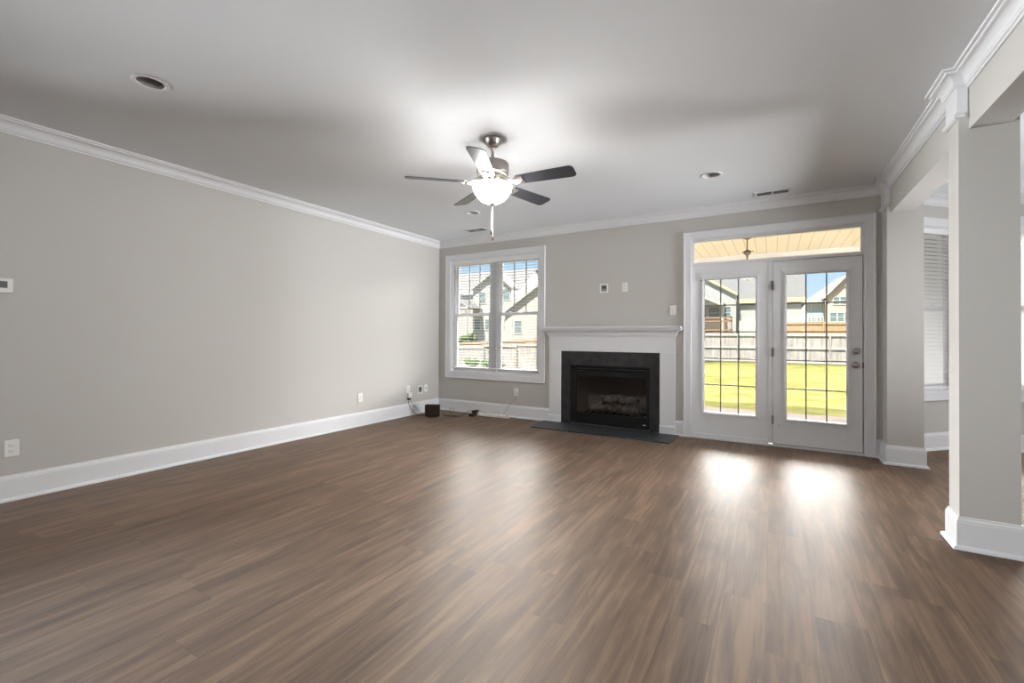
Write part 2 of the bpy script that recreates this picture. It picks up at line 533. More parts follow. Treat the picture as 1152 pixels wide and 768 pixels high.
# ------------------------------------------------------------------ room shell
H = 2.74
WT = 0.16
structure(MB().box(-0.2, 9.4, -9.2, 1.3, -0.12, 0.0).build('floor', M['floor']),
          'brown wood plank floor running towards the fireplace wall', 'floor')
CANS = [(1.475, -4.525), (4.252, -1.160), (1.520, -1.205)]
CAN_R, CAN_D = 0.073, 0.095
ceil = MB().box(-0.2, 9.4, -9.2, 1.35, H, H + 0.14).build('ceiling', M['ceiling'])
cut_bm = MB()
for cx, cy in CANS:
    cut_bm.cyl((cx, cy, H - 0.05), (cx, cy, H + CAN_D + 0.006), CAN_R, 40)
cut = cut_bm.build('cutter', M['ceiling'])
bmod = ceil.modifiers.new('holes', 'BOOLEAN')
bmod.operation = 'DIFFERENCE'; bmod.object = cut; bmod.solver = 'EXACT'
dg = bpy.context.evaluated_depsgraph_get()
new_me = bpy.data.meshes.new_from_object(ceil.evaluated_get(dg))
ceil.modifiers.clear()
ceil.data = new_me
new_me.name = 'ceiling'
bpy.data.objects.remove(cut)
structure(ceil, 'flat white painted ceiling with the fan', 'ceiling')
structure(MB().box(-0.2, 0.0, -5.20, WT, 0.0, H).box(-0.2, 0.0, -9.2, -6.90, 0.0, H).box(-0.2, 0.0, -6.90, -5.20, 0.0, 0.62).box(-0.2, 0.0, -6.90, -5.20, 2.415, H).build('wall_left', M['wall']),
          'long plain greige wall on the left of the room', 'wall')
structure(MB().box(0.0, 9.2, -9.2, -9.0, 0.0, H).build('wall_front', M['wall']),
          'greige wall behind the camera', 'wall')
structure(MB().box(9.2, 9.4, -9.2, 1.3, 0.0, H).build('wall_right', M['wall']),
          'greige wall of the breakfast area on the far right', 'wall')

# back wall with window and door openings
WX0, WX1, WZ0, WZ1 = 0.24, 1.852, 0.62, 2.415
DX0, DX1, DZ1 = 3.895, 5.575, 2.385
# firebox recess
FX0, FX1, FZ0, FZ1 = 2.40, 3.395, 0.12, 0.74
b = MB()
b.box(0.0, WX0, 0, WT, 0, H)
b.box(WX0, WX1, 0, WT, 0, WZ0)
b.box(WX0, WX1, 0, WT, WZ1, H)
b.box(WX1, FX0, 0, WT, 0, H)
b.box(FX0, FX1, 0, WT, FZ1, H)
b.box(FX0, FX1, 0, WT, 0, FZ0)
b.box(FX1, DX0, 0, WT, 0, H)
b.box(DX0, DX1, 0, WT, DZ1, H)
b.box(DX1, 5.80, 0, WT, 0, H)
structure(b.build('wall_back', M['wall']), 'greige back wall with the window, fireplace and glass doors', 'wall')

# bay: two angled walls and a centre wall, all with a window opening
def wall_with_opening(length, thick, o0, o1, z0, z1):
    b = MB()
    b.box(0, o0, 0, thick, 0, H); b.box(o1, length, 0, thick, 0, H)
    b.box(o0, o1, 0, thick, 0, z0); b.box(o0, o1, 0, thick, z1, H)
    return b
BX, BY, BL = 5.74, 0.214, 1.239           # start of the angled wall, its length
s2 = math.sqrt(0.5)
bay_left = wall_with_opening(BL, 0.12, 0.20, 1.02, WZ0, WZ1).build('wall_bay_left', M['wall'])
bay_left.location = (BX, BY, 0); bay_left.rotation_euler = (0, 0, PI / 4)
structure(bay_left, 'short angled bay wall just beyond the pier', 'wall')
CX0, CY = BX + BL * s2, BY + BL * s2
CLEN = 1.70
bay_mid = wall_with_opening(CLEN, 0.12, 0.27, 1.43, WZ0, WZ1).build('wall_bay_back', M['wall'])
bay_mid.location = (CX0, CY, 0)
structure(bay_mid, 'middle bay wall at the right edge of the picture', 'wall')
bay_right = wall_with_opening(BL, 0.12, 0.20, 1.02, WZ0, WZ1).build('wall_bay_right', M['wall'])
bay_right.location = (CX0 + CLEN, CY, 0); bay_right.rotation_euler = (0, 0, -PI / 4)
structure(bay_right, 'angled bay wall hidden behind the column', 'wall')
structure(MB().box(CX0 + CLEN + BL * s2, 9.2, BY, BY + WT, 0, H).build('wall_breakfast', M['wall']),
          'short wall right of the bay', 'wall')

# pier, column and beams
PX0, PX1, PY = 5.70, 5.967, -0.235
structure(MB().box(PX0, PX1, PY, 0.0, 0, H).box(5.80, PX1, 0.0, 0.215, 0, H).build('wall_pier', M['wall']),
          'narrow greige pier beside the glass doors carrying the far end of the beam', 'pier')
KX0, KX1, KY0, KY1 = 5.682, 5.931, -2.23, -2.057
structure(MB().box(KX0, KX1, KY0, KY1, 0, H).build('wall_column', M['wall']),
          'tall square greige column standing free at the right', 'column')
BMX0, BMX1, BMZ = 5.727, 5.903, 2.405
structure(MB().box(BMX0, BMX1, KY1, PY, BMZ, H).build('wall_beam', M['wall']),
          'greige ceiling beam between the column and the pier', 'beam')
structure(MB().box(BMX0, BMX1, -9.0, KY0, BMZ, H).build('wall_beam', M['wall']),
          'greige ceiling beam from the column towards the viewer', 'beam')

# ------------------------------------------------------------------ crown, baseboard
def crown_prof(z):
    p = [(0.000, -0.100), (0.010, -0.100), (0.012, -0.088), (0.020, -0.084), (0.023, -0.074)]
    for k in range(7):
        t = k / 6
        p.append((0.026 + 0.040 * (1 - math.cos(t * PI / 2)), -0.070 + 0.044 * math.sin(t * PI / 2)))
    p += [(0.072, -0.022), (0.074, -0.014), (0.088, -0.012), (0.090, 0.0), (0.0, 0.0)]
    return [(d, z + q) for d, q in p]
CROWN = crown_prof(H)
cp = [(0, -9.0), (0, 0), (PX0, 0), (PX0, PY), (BMX0, PY), (BMX0, KY1), (KX0, KY1), (KX0, KY0), (BMX0, KY0), (BMX0, -9.0)]
def crown(segs, label):
    structure(MB().sweep(CROWN, cp, segs).build('trim_1', M['trim']), label, 'crown moulding')
crown([0], 'white crown moulding along the left wall')
crown([1], 'white crown moulding along the back wall')
crown([2, 3], 'white crown moulding returned around the pier')
crown([4], 'white crown moulding on the beam between pier and column')
crown([5, 6, 7], 'white crown moulding wrapped around the column top')
crown([8], 'white crown moulding on the beam nearest the viewer')
bayp = [(PX1, PY), (PX1, BY + (PX1 - BX)), (CX0, CY), (CX0 + CLEN, CY), (CX0 + CLEN + BL * s2, BY), (9.2, BY), (9.2, -9.0)]
structure(MB().sweep(CROWN, bayp, [1, 2, 3, 4, 5]).build('trim_1', M['trim']),
          'white crown moulding around the breakfast bay', 'crown moulding')
# frieze band and neck moulding on the pier and the column, under the crown
band = [(0, 2.50), (0.009, 2.50), (0.009, H - 0.09), (0, H - 0.09)]
neck = [(0, 2.468), (0.010, 2.468), (0.022, 2.476), (0.024, 2.490), (0.016, 2.496), (0.012, 2.506), (0, 2.506)]
structure(MB().sweep(band, cp, [2, 3]).sweep(neck, cp, [2, 3]).build('trim_2', M['trim']),
          'white frieze band and neck moulding at the top of the pier', 'capital trim')
structure(MB().sweep(band, cp, [5, 6, 7]).sweep(neck, cp, [5, 6, 7]).build('trim_2', M['trim']),
          'white frieze band and neck moulding at the top of the column', 'capital trim')

BASE = [(0, 0), (0.034, 0), (0.034, 0.006), (0.030, 0.016), (0.022, 0.022), (0.0155, 0.024), (0.0155, 0.150),
        (0.0135, 0.158), (0.0135, 0.164), (0.008, 0.172), (0.006, 0.184), (0, 0.184)]
def base(name, path, segs, label, closed=False):
    structure(MB().sweep(BASE, path, segs, closed).build(name, M['trim']), label, 'baseboard')
base('baseboard_left', [(0, -9.0), (0, 0), (2.018, 0)], [0], 'tall white baseboard along the left wall')
base('baseboard_back', [(0, -9.0), (0, 0), (2.018, 0)], [1], 'white baseboard under the window')
base('baseboard_back', [(3.722, 0), (3.812, 0)], None, 'short white baseboard piece between mantel and doors')
pp = [(5.656, 0), (PX0, 0), (PX0, PY), (PX1, PY), (PX1, BY + (PX1 - BX)), (CX0, CY), (CX0 + CLEN, CY), (CX0 + CLEN + BL * s2, BY), (9.2, BY), (9.2, -9.0)]
base('baseboard_pier', pp, [0, 1, 2, 3], 'white baseboard wrapped around the pier beside the doors')
base('baseboard_bay', pp, [4, 5, 6, 7, 8], 'white baseboard in the breakfast bay')
base('baseboard_column', [(KX0, KY1), (KX0, KY0), (KX1, KY0), (KX1, KY1)], None, 'tall white baseboard wrapped around the free column', True)

# ------------------------------------------------------------------ windows
def casing(b, x0, x1, z0, z1, w, t, bottom=True, y=0.0):
    """flat casing with a backband, on a wall facing -y; outer edge w outside the opening"""
    def strip(pts_in, pts_out):
        pass
    b.box(x0 - w, x0, y - t, y, z0 - (w if bottom else 0), z1 + w, 0.002)
    b.box(x1, x1 + w, y - t, y, z0 - (w if bottom else 0), z1 + w, 0.002)
    b.box(x0, x1, y - t, y, z1, z1 + w, 0.002)
    if bottom:
        b.box(x0, x1, y - t, y, z0 - w, z0, 0.002)
    bb = 0.014
    b.box(x0 - w - 0.001, x0 - w + bb, y - t - 0.007, y, z0 - (w if bottom else 0), z1 + w + 0.001, 0.002)
    b.box(x1 + w - bb, x1 + w + 0.001, y - t - 0.007, y, z0 - (w if bottom else 0), z1 + w + 0.001, 0.002)
    b.box(x0 - w + bb, x1 + w - bb, y - t - 0.007, y, z1 + w - bb, z1 + w + 0.001, 0.002)
    if bottom:
        b.box(x0 - w + bb, x1 + w - bb, y - t - 0.007, y, z0 - w - 0.001, z0 - w + bb, 0.002)

def sash(b, x0, x1, z0, z1, y, w=0.042, t=0.03):
    b.box(x0, x0 + w, y, y + t, z0, z1, 0.003); b.box(x1 - w, x1, y, y + t, z0, z1, 0.003)
    b.box(x0 + w, x1 - w, y, y + t, z0, z0 + w, 0.003); b.box(x0 + w, x1 - w, y, y + t, z1 - w, z1, 0.003)

def make_window(name, label, x0, x1, z0, z1, depth, units, grille_cols, parent_loc, rz, case_w=0.088):
    """double-hung window(s) in an opening; local frame: wall face at y=0, room on -y"""
    root = empty(name, parent_loc, rz, label, 'window', None, 'structure')
    b = MB(); casing(b, x0, x1, z0, z1, case_w, 0.018)
    b.build('window_casing', M['trim'], root)
    b = MB()
    jt = 0.012
    b.box(x0, x0 + jt, -0.001, depth, z0, z1); b.box(x1 - jt, x1, -0.001, depth, z0, z1)
    b.box(x0 + jt, x1 - jt, -0.001, depth, z1 - jt, z1); b.box(x0 + jt, x1 - jt, -0.012, depth, z0, z0 + 0.02, 0.002)
    b.build('window_jamb', M['trim'], root)
    mull = 0.085
    uw = ((x1 - x0 - 2 * jt) - mull * (units - 1)) / units
    zm = z0 + (z1 - z0) * 0.515
    for u in range(units):
        a = x0 + jt + u * (uw + mull)
        c = a + uw
        f = MB()
        fw_ = 0.03
        f.box(a, a + fw_, depth - 0.075, depth, z0 + 0.02, z1 - jt); f.box(c - fw_, c, depth - 0.075, depth, z0 + 0.02, z1 - jt)
        f.box(a + fw_, c - fw_, depth - 0.075, depth, z1 - jt - 0.03, z1 - jt); f.box(a + fw_, c - fw_, depth - 0.075, depth, z0 + 0.02, z0 + 0.05)
        fo = f.build('window_frame', M['vinyl'], root)
        lo = MB(); sash(lo, a + fw_, c - fw_, z0 + 0.05, zm + 0.022, depth - 0.07)
        lo.build('lower_sash', M['vinyl'], root)
        hi = MB(); sash(hi, a + fw_, c - fw_, zm - 0.022, z1 - jt - 0.03, depth - 0.038)
        hi.build('upper_sash', M['vinyl'], root)
        gx0, gx1 = a + fw_ + 0.042, c - fw_ - 0.042
        lk = MB()
        for q in (0.25, 0.75):
            xx = gx0 + (gx1 - gx0) * q
            lk.box(xx - 0.025, xx + 0.025, depth - 0.082, depth - 0.066, zm + 0.022, zm + 0.034, 0.003)
        lk.build('sash_lock', M['vinyl'], root)
        MB().box(gx0, gx1, depth - 0.057, depth - 0.053, z0 + 0.092, zm - 0.02).build('pane', M['glass'], root)
        MB().box(gx0, gx1, depth - 0.025, depth - 0.021, zm + 0.02, z1 - jt - 0.072).build('pane', M['glass'], root)
        gr = MB()
        for k in range(1, grille_cols):
            xx = gx0 + (gx1 - gx0) * k / grille_cols
            gr.box(xx - 0.008, xx + 0.008, depth - 0.020, depth - 0.012, zm + 0.02, z1 - jt - 0.072)
        gr.build('grille', M['backlit_grille'], root)
        if u < units - 1:
            MB().box(c, c + mull, depth - 0.085, depth, z0 + 0.02, z1 - jt, 0.003).build('mullion', M['trim'], root)
    return root

def make_blind(label, x0, x1, z0, z1, y, parent_loc, rz, tilt, ladders, group=None, head=0.062):
    """horizontal-slat blind hung inside a window opening"""
    root = empty('window_blind', parent_loc, rz, label, 'blind', group)
    MB().box(x0, x1, y - 0.030, y + 0.030, z1 - head, z1, 0.004).build('headrail', M['vinyl'], root)
    MB().box(x0, x1, y - 0.025, y + 0.025, z0, z0 + 0.022, 0.004).build('bottom_rail', M['vinyl'], root)
    b = MB()
    z = z0 + 0.055
    ct, st = math.cos(tilt), math.sin(tilt)
    while z < z1 - head - 0.01:
        m = Matrix.Translation((0, y, z)) @ Matrix.Rotation(tilt, 4, 'X')
        b.box(x0 + 0.003, x1 - 0.003, -0.025, 0.025, -0.0014, 0.0014, 0, m)
        z += 0.043
    b.build('slats', M['slat'], root)
    for q in ladders:
        xx = x0 + (x1 - x0) * q
        MB().cyl((xx, y - 0.026, z0 + 0.02), (xx, y - 0.026, z1 - head + 0.005), 0.0014, 6).build('ladder_cord', M['cord_white'], root)
    return root

make_window('window_1', 'white double-hung twin window on the back wall', WX0, WX1, WZ0, WZ1, 0.14, 2, 3, (0, 0, 0), 0)
wb = make_blind('white slatted blind with open slats filling the window left of the fireplace', WX0 + 0.016, WX1 - 0.016, 0.690, WZ1 - 0.013, 0.037,
                (0, 0, 0), 0, 0.05, (0.04, 0.28, 0.72, 0.96), None)
MB().cyl((WX0 + 0.055, 0.004, 1.55), (WX0 + 0.055, 0.004, 2.33), 0.004, 8).build('tilt_wand', M['vinyl'], wb)
make_window('window_5', 'white double-hung window added behind the viewer around the left fill light', 0.0, 1.70, WZ0, WZ1, 0.16, 2, 1, (0, -6.90, 0), PI / 2)  # unseen window, added as a frame for the left fill lamp
make_window('window_2', 'white bay window seen between the pier and the column', 0.20, 1.02, WZ0, WZ1, 0.11, 1, 1, (BX, BY, 0), PI / 4)
make_window('window_3', 'white bay window at the right edge behind the column', 0.27, 1.43, WZ0, WZ1, 0.11, 1, 1, (CX0, CY, 0), 0)
make_window('window_4', 'white angled bay window hidden to the right', 0.20, 1.02, WZ0, WZ1, 0.11, 1, 1, (CX0 + CLEN, CY, 0), -PI / 4)
BT = 1.05
make_blind('bright white closed-slat blind seen in the gap between pier and column', 0.215, 1.005, 0.655, WZ1 - 0.013, 0.034, (BX, BY, 0), PI / 4, BT, (0.15, 0.85))
make_blind('bright white slatted blind cut by the right edge of the picture', 0.285, 1.415, 0.655, WZ1 - 0.013, 0.034, (CX0, CY, 0), 0, BT, (0.12, 0.88))
make_blind('white slatted blind on the hidden angled bay window', 0.215, 1.005, 0.655, WZ1 - 0.013, 0.034, (CX0 + CLEN, CY, 0), -PI / 4, BT, (0.15, 0.85))

# ------------------------------------------------------------------ french doors with transom
dt = empty('trim_3', (0, 0, 0), 0, 'wide white casing around the glass doors and transom', 'door casing', None, 'structure')
b = MB()
casing(b, DX0 + 0.007, DX1 - 0.007, 0.0, DZ1 - 0.005, 0.086, 0.02, bottom=False)
b.build('casing', M['trim'], dt)
b = MB()
b.box(DX0, 3.903, -0.002, 0.15, 0, DZ1); b.box(5.556, DX1, -0.002, 0.15, 0, DZ1); b.box(3.903, 5.556, -0.002, 0.15, 2.372, DZ1)
b.box(3.903, 5.556, 0.004, 0.10, 2.056, 2.080, 0.003)              # transom bar
b.box(4.709, 4.7485, 0.006, 0.10, 0.03, 2.056, 0.003)              # mullion post
b.build('jamb', M['trim'], dt)
b = MB()                                                          # transom stop
b.box(3.903, 3.928, 0.006, 0.06, 2.080, 2.372, 0.003); b.box(5.535, 5.556, 0.006, 0.06, 2.080, 2.372, 0.003)
b.box(3.928, 5.535, 0.006, 0.06, 2.346, 2.372, 0.003); b.box(3.928, 5.535, 0.006, 0.06, 2.080, 2.094, 0.003)
b.build('transom_frame', M['trim'], dt)
MB().box(3.928, 5.535, 0.030, 0.036, 2.094, 2.346).build('transom_pane', M['glass'], dt)
MB().box(3.903, 5.556, -0.015, 0.15, 0.0, 0.020, 0.004).build('threshold', M['trim'], dt)
b = MB()
b.box(4.7485, 5.556, 0.042, 0.047, 0.020, 0.034); b.box(4.7485, 5.556, 0.042, 0.047, 2.042, 2.056)
b.box(4.7485, 4.764, 0.042, 0.047, 0.02, 2.056); b.box(5.535, 5.556, 0.042, 0.047, 0.02, 2.056)
b.build('weatherstrip', M['gasket'], dt)

def door_panel(name, label, x0, x1, z0, z1, fx0, fx1, fz0, fz1, gx0, gx1, gz0, gz1, vx, hz, y=0.012, t=0.042):
    root = empty(name, (0, 0, 0), 0, label, 'door', None, 'structure')
    b = MB()
    b.box(x0, gx0, y, y + t, z0, z1, 0.0015); b.box(gx1, x1, y, y + t, z0, z1, 0.0015)
    b.box(gx0, gx1, y, y + t, z0, gz0); b.box(gx0, gx1, y, y + t, gz1, z1)
    b.build('door_slab', M['door'], root)
    # raised frame around the lite, sloping towards the glass
    def ring(px, w_out, w_in):
        pass
    b = MB()
    o = [(fx0, fz0), (fx1, fz0), (fx1, fz1), (fx0, fz1)]
    i = [(gx0, gz0), (gx1, gz0), (gx1, gz1), (gx0, gz1)]
    m_ = [((a[0] * .55 + c[0] * .45), (a[1] * .55 + c[1] * .45)) for a, c in zip(o, i)]
    lv = [(o, y), (o, y - 0.010), (m_, y - 0.013), (i, y - 0.004), (i, y + 0.018)]
    R = [[b.bm.verts.new((px, yy, pz)) for px, pz in pts] for pts, yy in lv]
    for A, B in zip(R, R[1:]):
        for k in range(4):
            b.bm.faces.new((A[k], A[(k + 1) % 4], B[(k + 1) % 4], B[k]))
    b.build('lite_frame', M['door'], root)
    MB().box(fx0 - 0.012, fx1 + 0.012, y - 0.018, y, fz1 - 0.004, fz1 + 0.032, 0.003).build('lite_cap', M['door'], root)
    MB().box(gx0, gx1, y + 0.010, y + 0.014, gz0, gz1).build('pane', M['glass'], root)
    MB().box(gx0, gx1, y + 0.034, y + 0.038, gz0, gz1).build('pane', M['glass'], root)
    g = MB()
    for xx in vx: g.box(xx - 0.006, xx + 0.006, y + 0.018, y + 0.026, gz0, gz1)
    for zz in hz: g.box(gx0, gx1, y + 0.0185, y + 0.0255, zz - 0.006, zz + 0.006)
    g.build('grille', M['backlit_grille'], root)
    return root

HZ = (1.579, 1.267, 0.953, 0.642)
d1 = door_panel('door_1', 'fixed white glass door panel on the left of the pair', 3.903, 4.709, 0.020, 2.056,
                4.014, 4.618, 0.286, 1.914, 4.045, 4.584, 0.318, 1.886, (4.222, 4.409), HZ)
MB().box(3.903, 4.709, -0.002, 0.012, 0.020, 0.062, 0.003).build('door_sweep', M['door'], d1)
MB().box(4.000, 4.026, -0.010, 0.0, 1.872, 1.884, 0.002).build('lite_tab', M['steel'], d1)
d2 = door_panel('door_2', 'hinged white glass door on the right with a knob', 4.752, 5.548, 0.030, 2.050,
                4.856, 5.446, 0.286, 1.922, 4.885, 5.415, 0.312, 1.896, (5.063, 5.246), HZ)
for hz in (1.782, 1.041, 0.291):
    h = MB().cyl((4.7495, -0.004, hz - 0.05), (4.7495, -0.004, hz + 0.05), 0.0075, 12)
    h.box(4.738, 4.762, 0.003, 0.0075, hz - 0.048, hz + 0.048)
    h.build('hinge', M['steel'], d2)
YX = Matrix.Rotation(PI / 2, 4, 'X')
def knob_at(x, z, prof, name, mat, parent):
    m = Matrix.Translation((x, 0.012, z)) @ YX
    return MB().lathe(prof, 28, m).build(name, mat, parent)
knob_at(5.491, 1.066, [(0, 0), (0.030, 0), (0.031, 0.006), (0.027, 0.012), (0.020, 0.016), (0.018, 0.020), (0, 0.020)], 'deadbolt', M['steel'], d2)
th = MB().box(5.477, 5.505, -0.022, -0.008, 1.061, 1.071, 0.003).build('deadbolt_turn', M['steel'], d2)
knob_at(5.489, 0.925, [(0, 0), (0.032, 0), (0.033, 0.005), (0.027, 0.011), (0.012, 0.015), (0.011, 0.030), (0.020, 0.036), (0.028, 0.046), (0.029, 0.054), (0.024, 0.062), (0.012, 0.066), (0, 0.067)], 'door_knob', M['steel'], d2)
MB().box(5.546, 5.556, 0.008, 0.03, 0.895, 0.955, 0.002).build('strike_plate', M['black_metal'], d2)
MB().lathe([(0, 0), (0.007, 0), (0.006, 0.004), (0, 0.005)], 12, Matrix.Translation((4.812, 0.012, 0.235)) @ YX).build('door_stop_pin', M['steel'], d2)

# ------------------------------------------------------------------ fireplace
mt = empty('fireplace_mantel', (2.87, 0, 0), 0, 'white painted mantelpiece with moulded shelf around the black fireplace', 'mantelpiece')
def mp(b, name, mat=M['trim']):
    o = b.build(name, mat, mt)
    o.matrix_parent_inverse = Matrix.Translation((-2.87, 0, 0))
    return o
FD = -0.026
for x0, x1 in ((2.020, 2.197), (3.538, 3.720)):
    mp(MB().box(x0, x1, FD, 0, 0.0, 1.018, 0.002), 'leg')
    pb = MB()
    pb.prism([(0, 0), (FD - 0.010, 0), (FD - 0.010, 0.095), (FD - 0.004, 0.108), (FD, 0.112), (0, 0.112)], 'x', x0 - 0.001, x1 + 0.001)
    mp(pb, 'plinth')
mp(MB().box(2.020, 3.720, FD - 0.002, 0, 1.020, 1.215, 0.002).box(2.197, 3.538, FD, 0, 1.004, 1.0205), 'frieze')
ms = MB()
mprof = [(0, 1.200), (0.010, 1.200), (0.012, 1.212), (0.020, 1.216), (0.022, 1.228)]
for k in range(7):
    t = k / 6
    mprof.append((0.026 + 0.050 * (1 - math.cos(t * PI / 2)), 1.232 + 0.050 * math.sin(t * PI / 2)))
mprof += [(0.082, 1.288), (0.084, 1.300), (0.092, 1.302), (0.092, 1.312), (0, 1.312)]
ms.sweep(mprof, [(2.022, 0), (2.022, FD), (3.718, FD), (3.718, 0)])
mp(ms, 'crown_moulding')
mp(MB().box(1.958, 3.800, -0.142, 0, 1.312, 1.336, 0.005), 'shelf')

sr = MB()
sr.box(2.197, 2.34, -0.010, 0, 0.0, 1.004); sr.box(3.416, 3.538, -0.010, 0, 0.0, 1.004)
sr.box(2.34, 3.416, -0.010, 0, 0.812, 1.004)
tag(sr.build('fireplace_surround', M['slate']), 'dark slate surround tiles inside the white mantel', 'fireplace surround')
hh = MB()
hh.prism([(1.996, -0.512), (3.748, -0.505), (3.770, -0.03), (3.722, -0.001), (2.02, -0.001), (1.930, -0.02)], 'z', 0.0, 0.012)
tag(hh.build('hearth_slab', M['hearth']), 'thin dark grey stone hearth lying on the floor before the fireplace', 'hearth')

fp = empty('gas_fireplace', (2.878, 0, 0), 0, 'black gas fireplace insert with glass front and ceramic logs', 'fireplace')
def fpp(b, name, mat, parent=None):
    o = b.build(name, mat, parent or fp)
    if parent is None:
        o.matrix_parent_inverse = Matrix.Translation((-2.878, 0, 0))
    return o
# firebox interior (open at the front)
fb = MB()
fb.box(2.40, 2.42, 0.01, 0.50, 0.13, 0.74)
fb.box(3.375, 3.395, 0.01, 0.50, 0.13, 0.74)
fb.box(2.40, 3.395, 0.48, 0.50, 0.13, 0.74)
fb.box(2.40, 3.395, 0.01, 0.50, 0.12, 0.14); fb.box(2.40, 3.395, 0.01, 0.50, 0.72, 0.74)
fpp(fb, 'firebox', M['firebrick'])
fr = MB()
x0, x1 = 2.342, 3.414
fr.box(x0, 2.420, -0.026, 0.02, 0.030, 0.812, 0.003); fr.box(3.376, x1, -0.026, 0.02, 0.030, 0.812, 0.003)
fr.box(2.420, 3.376, -0.026, 0.02, 0.034, 0.176, 0.003); fr.box(2.420, 3.376, -0.022, 0.02, 0.672, 0.735, 0.003)
fpp(fr, 'front_frame', M['black_metal'])
lv = MB()
for z in (0.742, 0.776):
    lv.prism([(-0.030, z), (-0.036, z + 0.024), (-0.030, z + 0.028), (-0.012, z + 0.006)], 'x', 2.36, 3.396)
lv.box(x0, x1, -0.034, 0.02, 0.804, 0.816, 0.002)
fpp(lv, 'louvre', M['black_metal'])
fpp(MB().box(2.35, 3.405, -0.030, -0.02, 0.030, 0.038, 0.002), 'lower_lip', M['black_metal'])
fpp(MB().box(2.420, 3.376, 0.002, 0.006, 0.176, 0.672), 'glass_front', M['fire_glass'])
fpp(MB().box(3.332, 3.372, -0.0275, -0.026, 0.082, 0.090, 0.0005), 'maker_badge', M['mark'])
gm = MB()
for k in range(9):
    gm.box(2.50 + k * 0.098, 2.512 + k * 0.098, 0.10, 0.40, 0.16, 0.172)
gm.box(2.49, 3.31, 0.12, 0.135, 0.15, 0.16); gm.box(2.49, 3.31, 0.36, 0.375, 0.15, 0.16)
for gx in (2.52, 3.28):
    for gy in (0.125, 0.365): gm.box(gx - .006, gx + .006, gy - .006, gy + .006, 0.14, 0.152)
fpp(gm, 'grate', M['black_metal'])
def log(p0, p1, r, seed, mat, label):
    rr = random.Random(seed)
    p0, p1 = Vector(p0), Vector(p1)
    d = p1 - p0
    m = Matrix.Translation(p0) @ d.to_track_quat('Z', 'Y').to_matrix().to_4x4()
    b = MB()
    n = 9
    prof = [(0, 0)] + [(r * (0.86 + 0.28 * rr.random()), d.length * k / n) for k in range(n + 1)] + [(0, d.length)]
    b.lathe(prof, 14, m)
    for v in b.bm.verts:
        v.co += Vector((rr.uniform(-1, 1), rr.uniform(-1, 1), rr.uniform(-1, 1))) * r * 0.16
    tag(b.build('fireplace_log', mat), label, 'log', 'ceramic logs in the firebox')
log((2.56, 0.16, 0.225), (2.72, 0.22, 0.235), 0.052, 1, M['ash_log'], 'pale ash-grey ceramic log at the left end behind the fireplace glass')
log((2.66, 0.30, 0.235), (3.24, 0.30, 0.235), 0.062, 2, M['log'], 'long dark ceramic log at the back of the firebox')
log((2.70, 0.17, 0.225), (2.96, 0.20, 0.225), 0.050, 3, M['log'], 'dark mottled log at the front left of the pile')
log((2.98, 0.19, 0.225), (3.24, 0.17, 0.230), 0.055, 4, M['log'], 'grey log at the front right of the firebox')
log((2.70, 0.24, 0.335), (2.98, 0.28, 0.365), 0.048, 5, M['log'], 'upper left log lying across the pile')
log((2.96, 0.25, 0.335), (3.20, 0.26, 0.340), 0.052, 6, M['log'], 'upper right log lying across the pile')

# ------------------------------------------------------------------ ceiling fan
FXc, FYc = 2.868, -2.835
fan = empty('ceiling_fan', (FXc, FYc, H), 0, 'brushed nickel ceiling fan with five dark blades and a glowing bowl light', 'ceiling fan')
def fpart(b, name, mat, parent=fan, rz=0.0):
    o = b.build(name, mat, parent)
    o.rotation_euler = (0, 0, rz)
    return o
def zz(z): return z - H
fpart(MB().lathe([(0, 0), (0.066, 0), (0.067, -0.012), (0.062, -0.020), (0.060, -0.030), (0.052, -0.046), (0.040, -0.062), (0.030, -0.070), (0.020, -0.074), (0, -0.074)], 40), 'canopy', M['nickel'])
fpart(MB().lathe([(0, -0.07), (0.018, -0.07), (0.022, -0.08), (0.014, -0.09), (0.0125, -0.10), (0.0125, -0.165), (0.022, -0.17), (0.026, -0.19), (0, -0.19)], 24), 'downrod', M['nickel'])
fpart(MB().lathe([(0, zz(2.560)), (0.040, zz(2.560)), (0.085, zz(2.556)), (0.122, zz(2.546)), (0.127, zz(2.536)), (0.127, zz(2.470)), (0.122, zz(2.458)), (0.105, zz(2.446)), (0.085, zz(2.436)), (0.060, zz(2.430)), (0.050, zz(2.420)), (0.048, zz(2.395)), (0, zz(2.395))], 48), 'motor_housing', M['nickel'])
fit = MB().lathe([(0, zz(2.398)), (0.058, zz(2.398)), (0.064, zz(2.388)), (0.100, zz(2.382)), (0.138, zz(2.379)), (0.1432, zz(2.374)), (0.137, zz(2.370)), (0.05, zz(2.371)), (0, zz(2.37))], 40)
fpart(fit, 'light_kit', M['nickel'])
bowl = MB().lathe([(0.1485, zz(2.3735)), (0.150, zz(2.368)), (0.148, zz(2.352)), (0.138, zz(2.322)), (0.118, zz(2.290)), (0.090, zz(2.262)), (0.058, zz(2.244)), (0.026, zz(2.236)), (0.0, zz(2.235)),
                   (0.0, zz(2.240)), (0.026, zz(2.241)), (0.056, zz(2.249)), (0.087, zz(2.267)), (0.114, zz(2.294)), (0.134, zz(2.325)), (0.144, zz(2.353)), (0.1455, zz(2.3735)), (0.1485, zz(2.3735))], 48)
fpart(bowl, 'light_bowl', M['bowl'])
fpart(MB().lathe([(0, zz(2.246)), (0.022, zz(2.244)), (0.024, zz(2.234)), (0.016, zz(2.226)), (0.009, zz(2.222)), (0.010, zz(2.214)), (0.004, zz(2.206)), (0, zz(2.205))], 24), 'finial', M['nickel'])
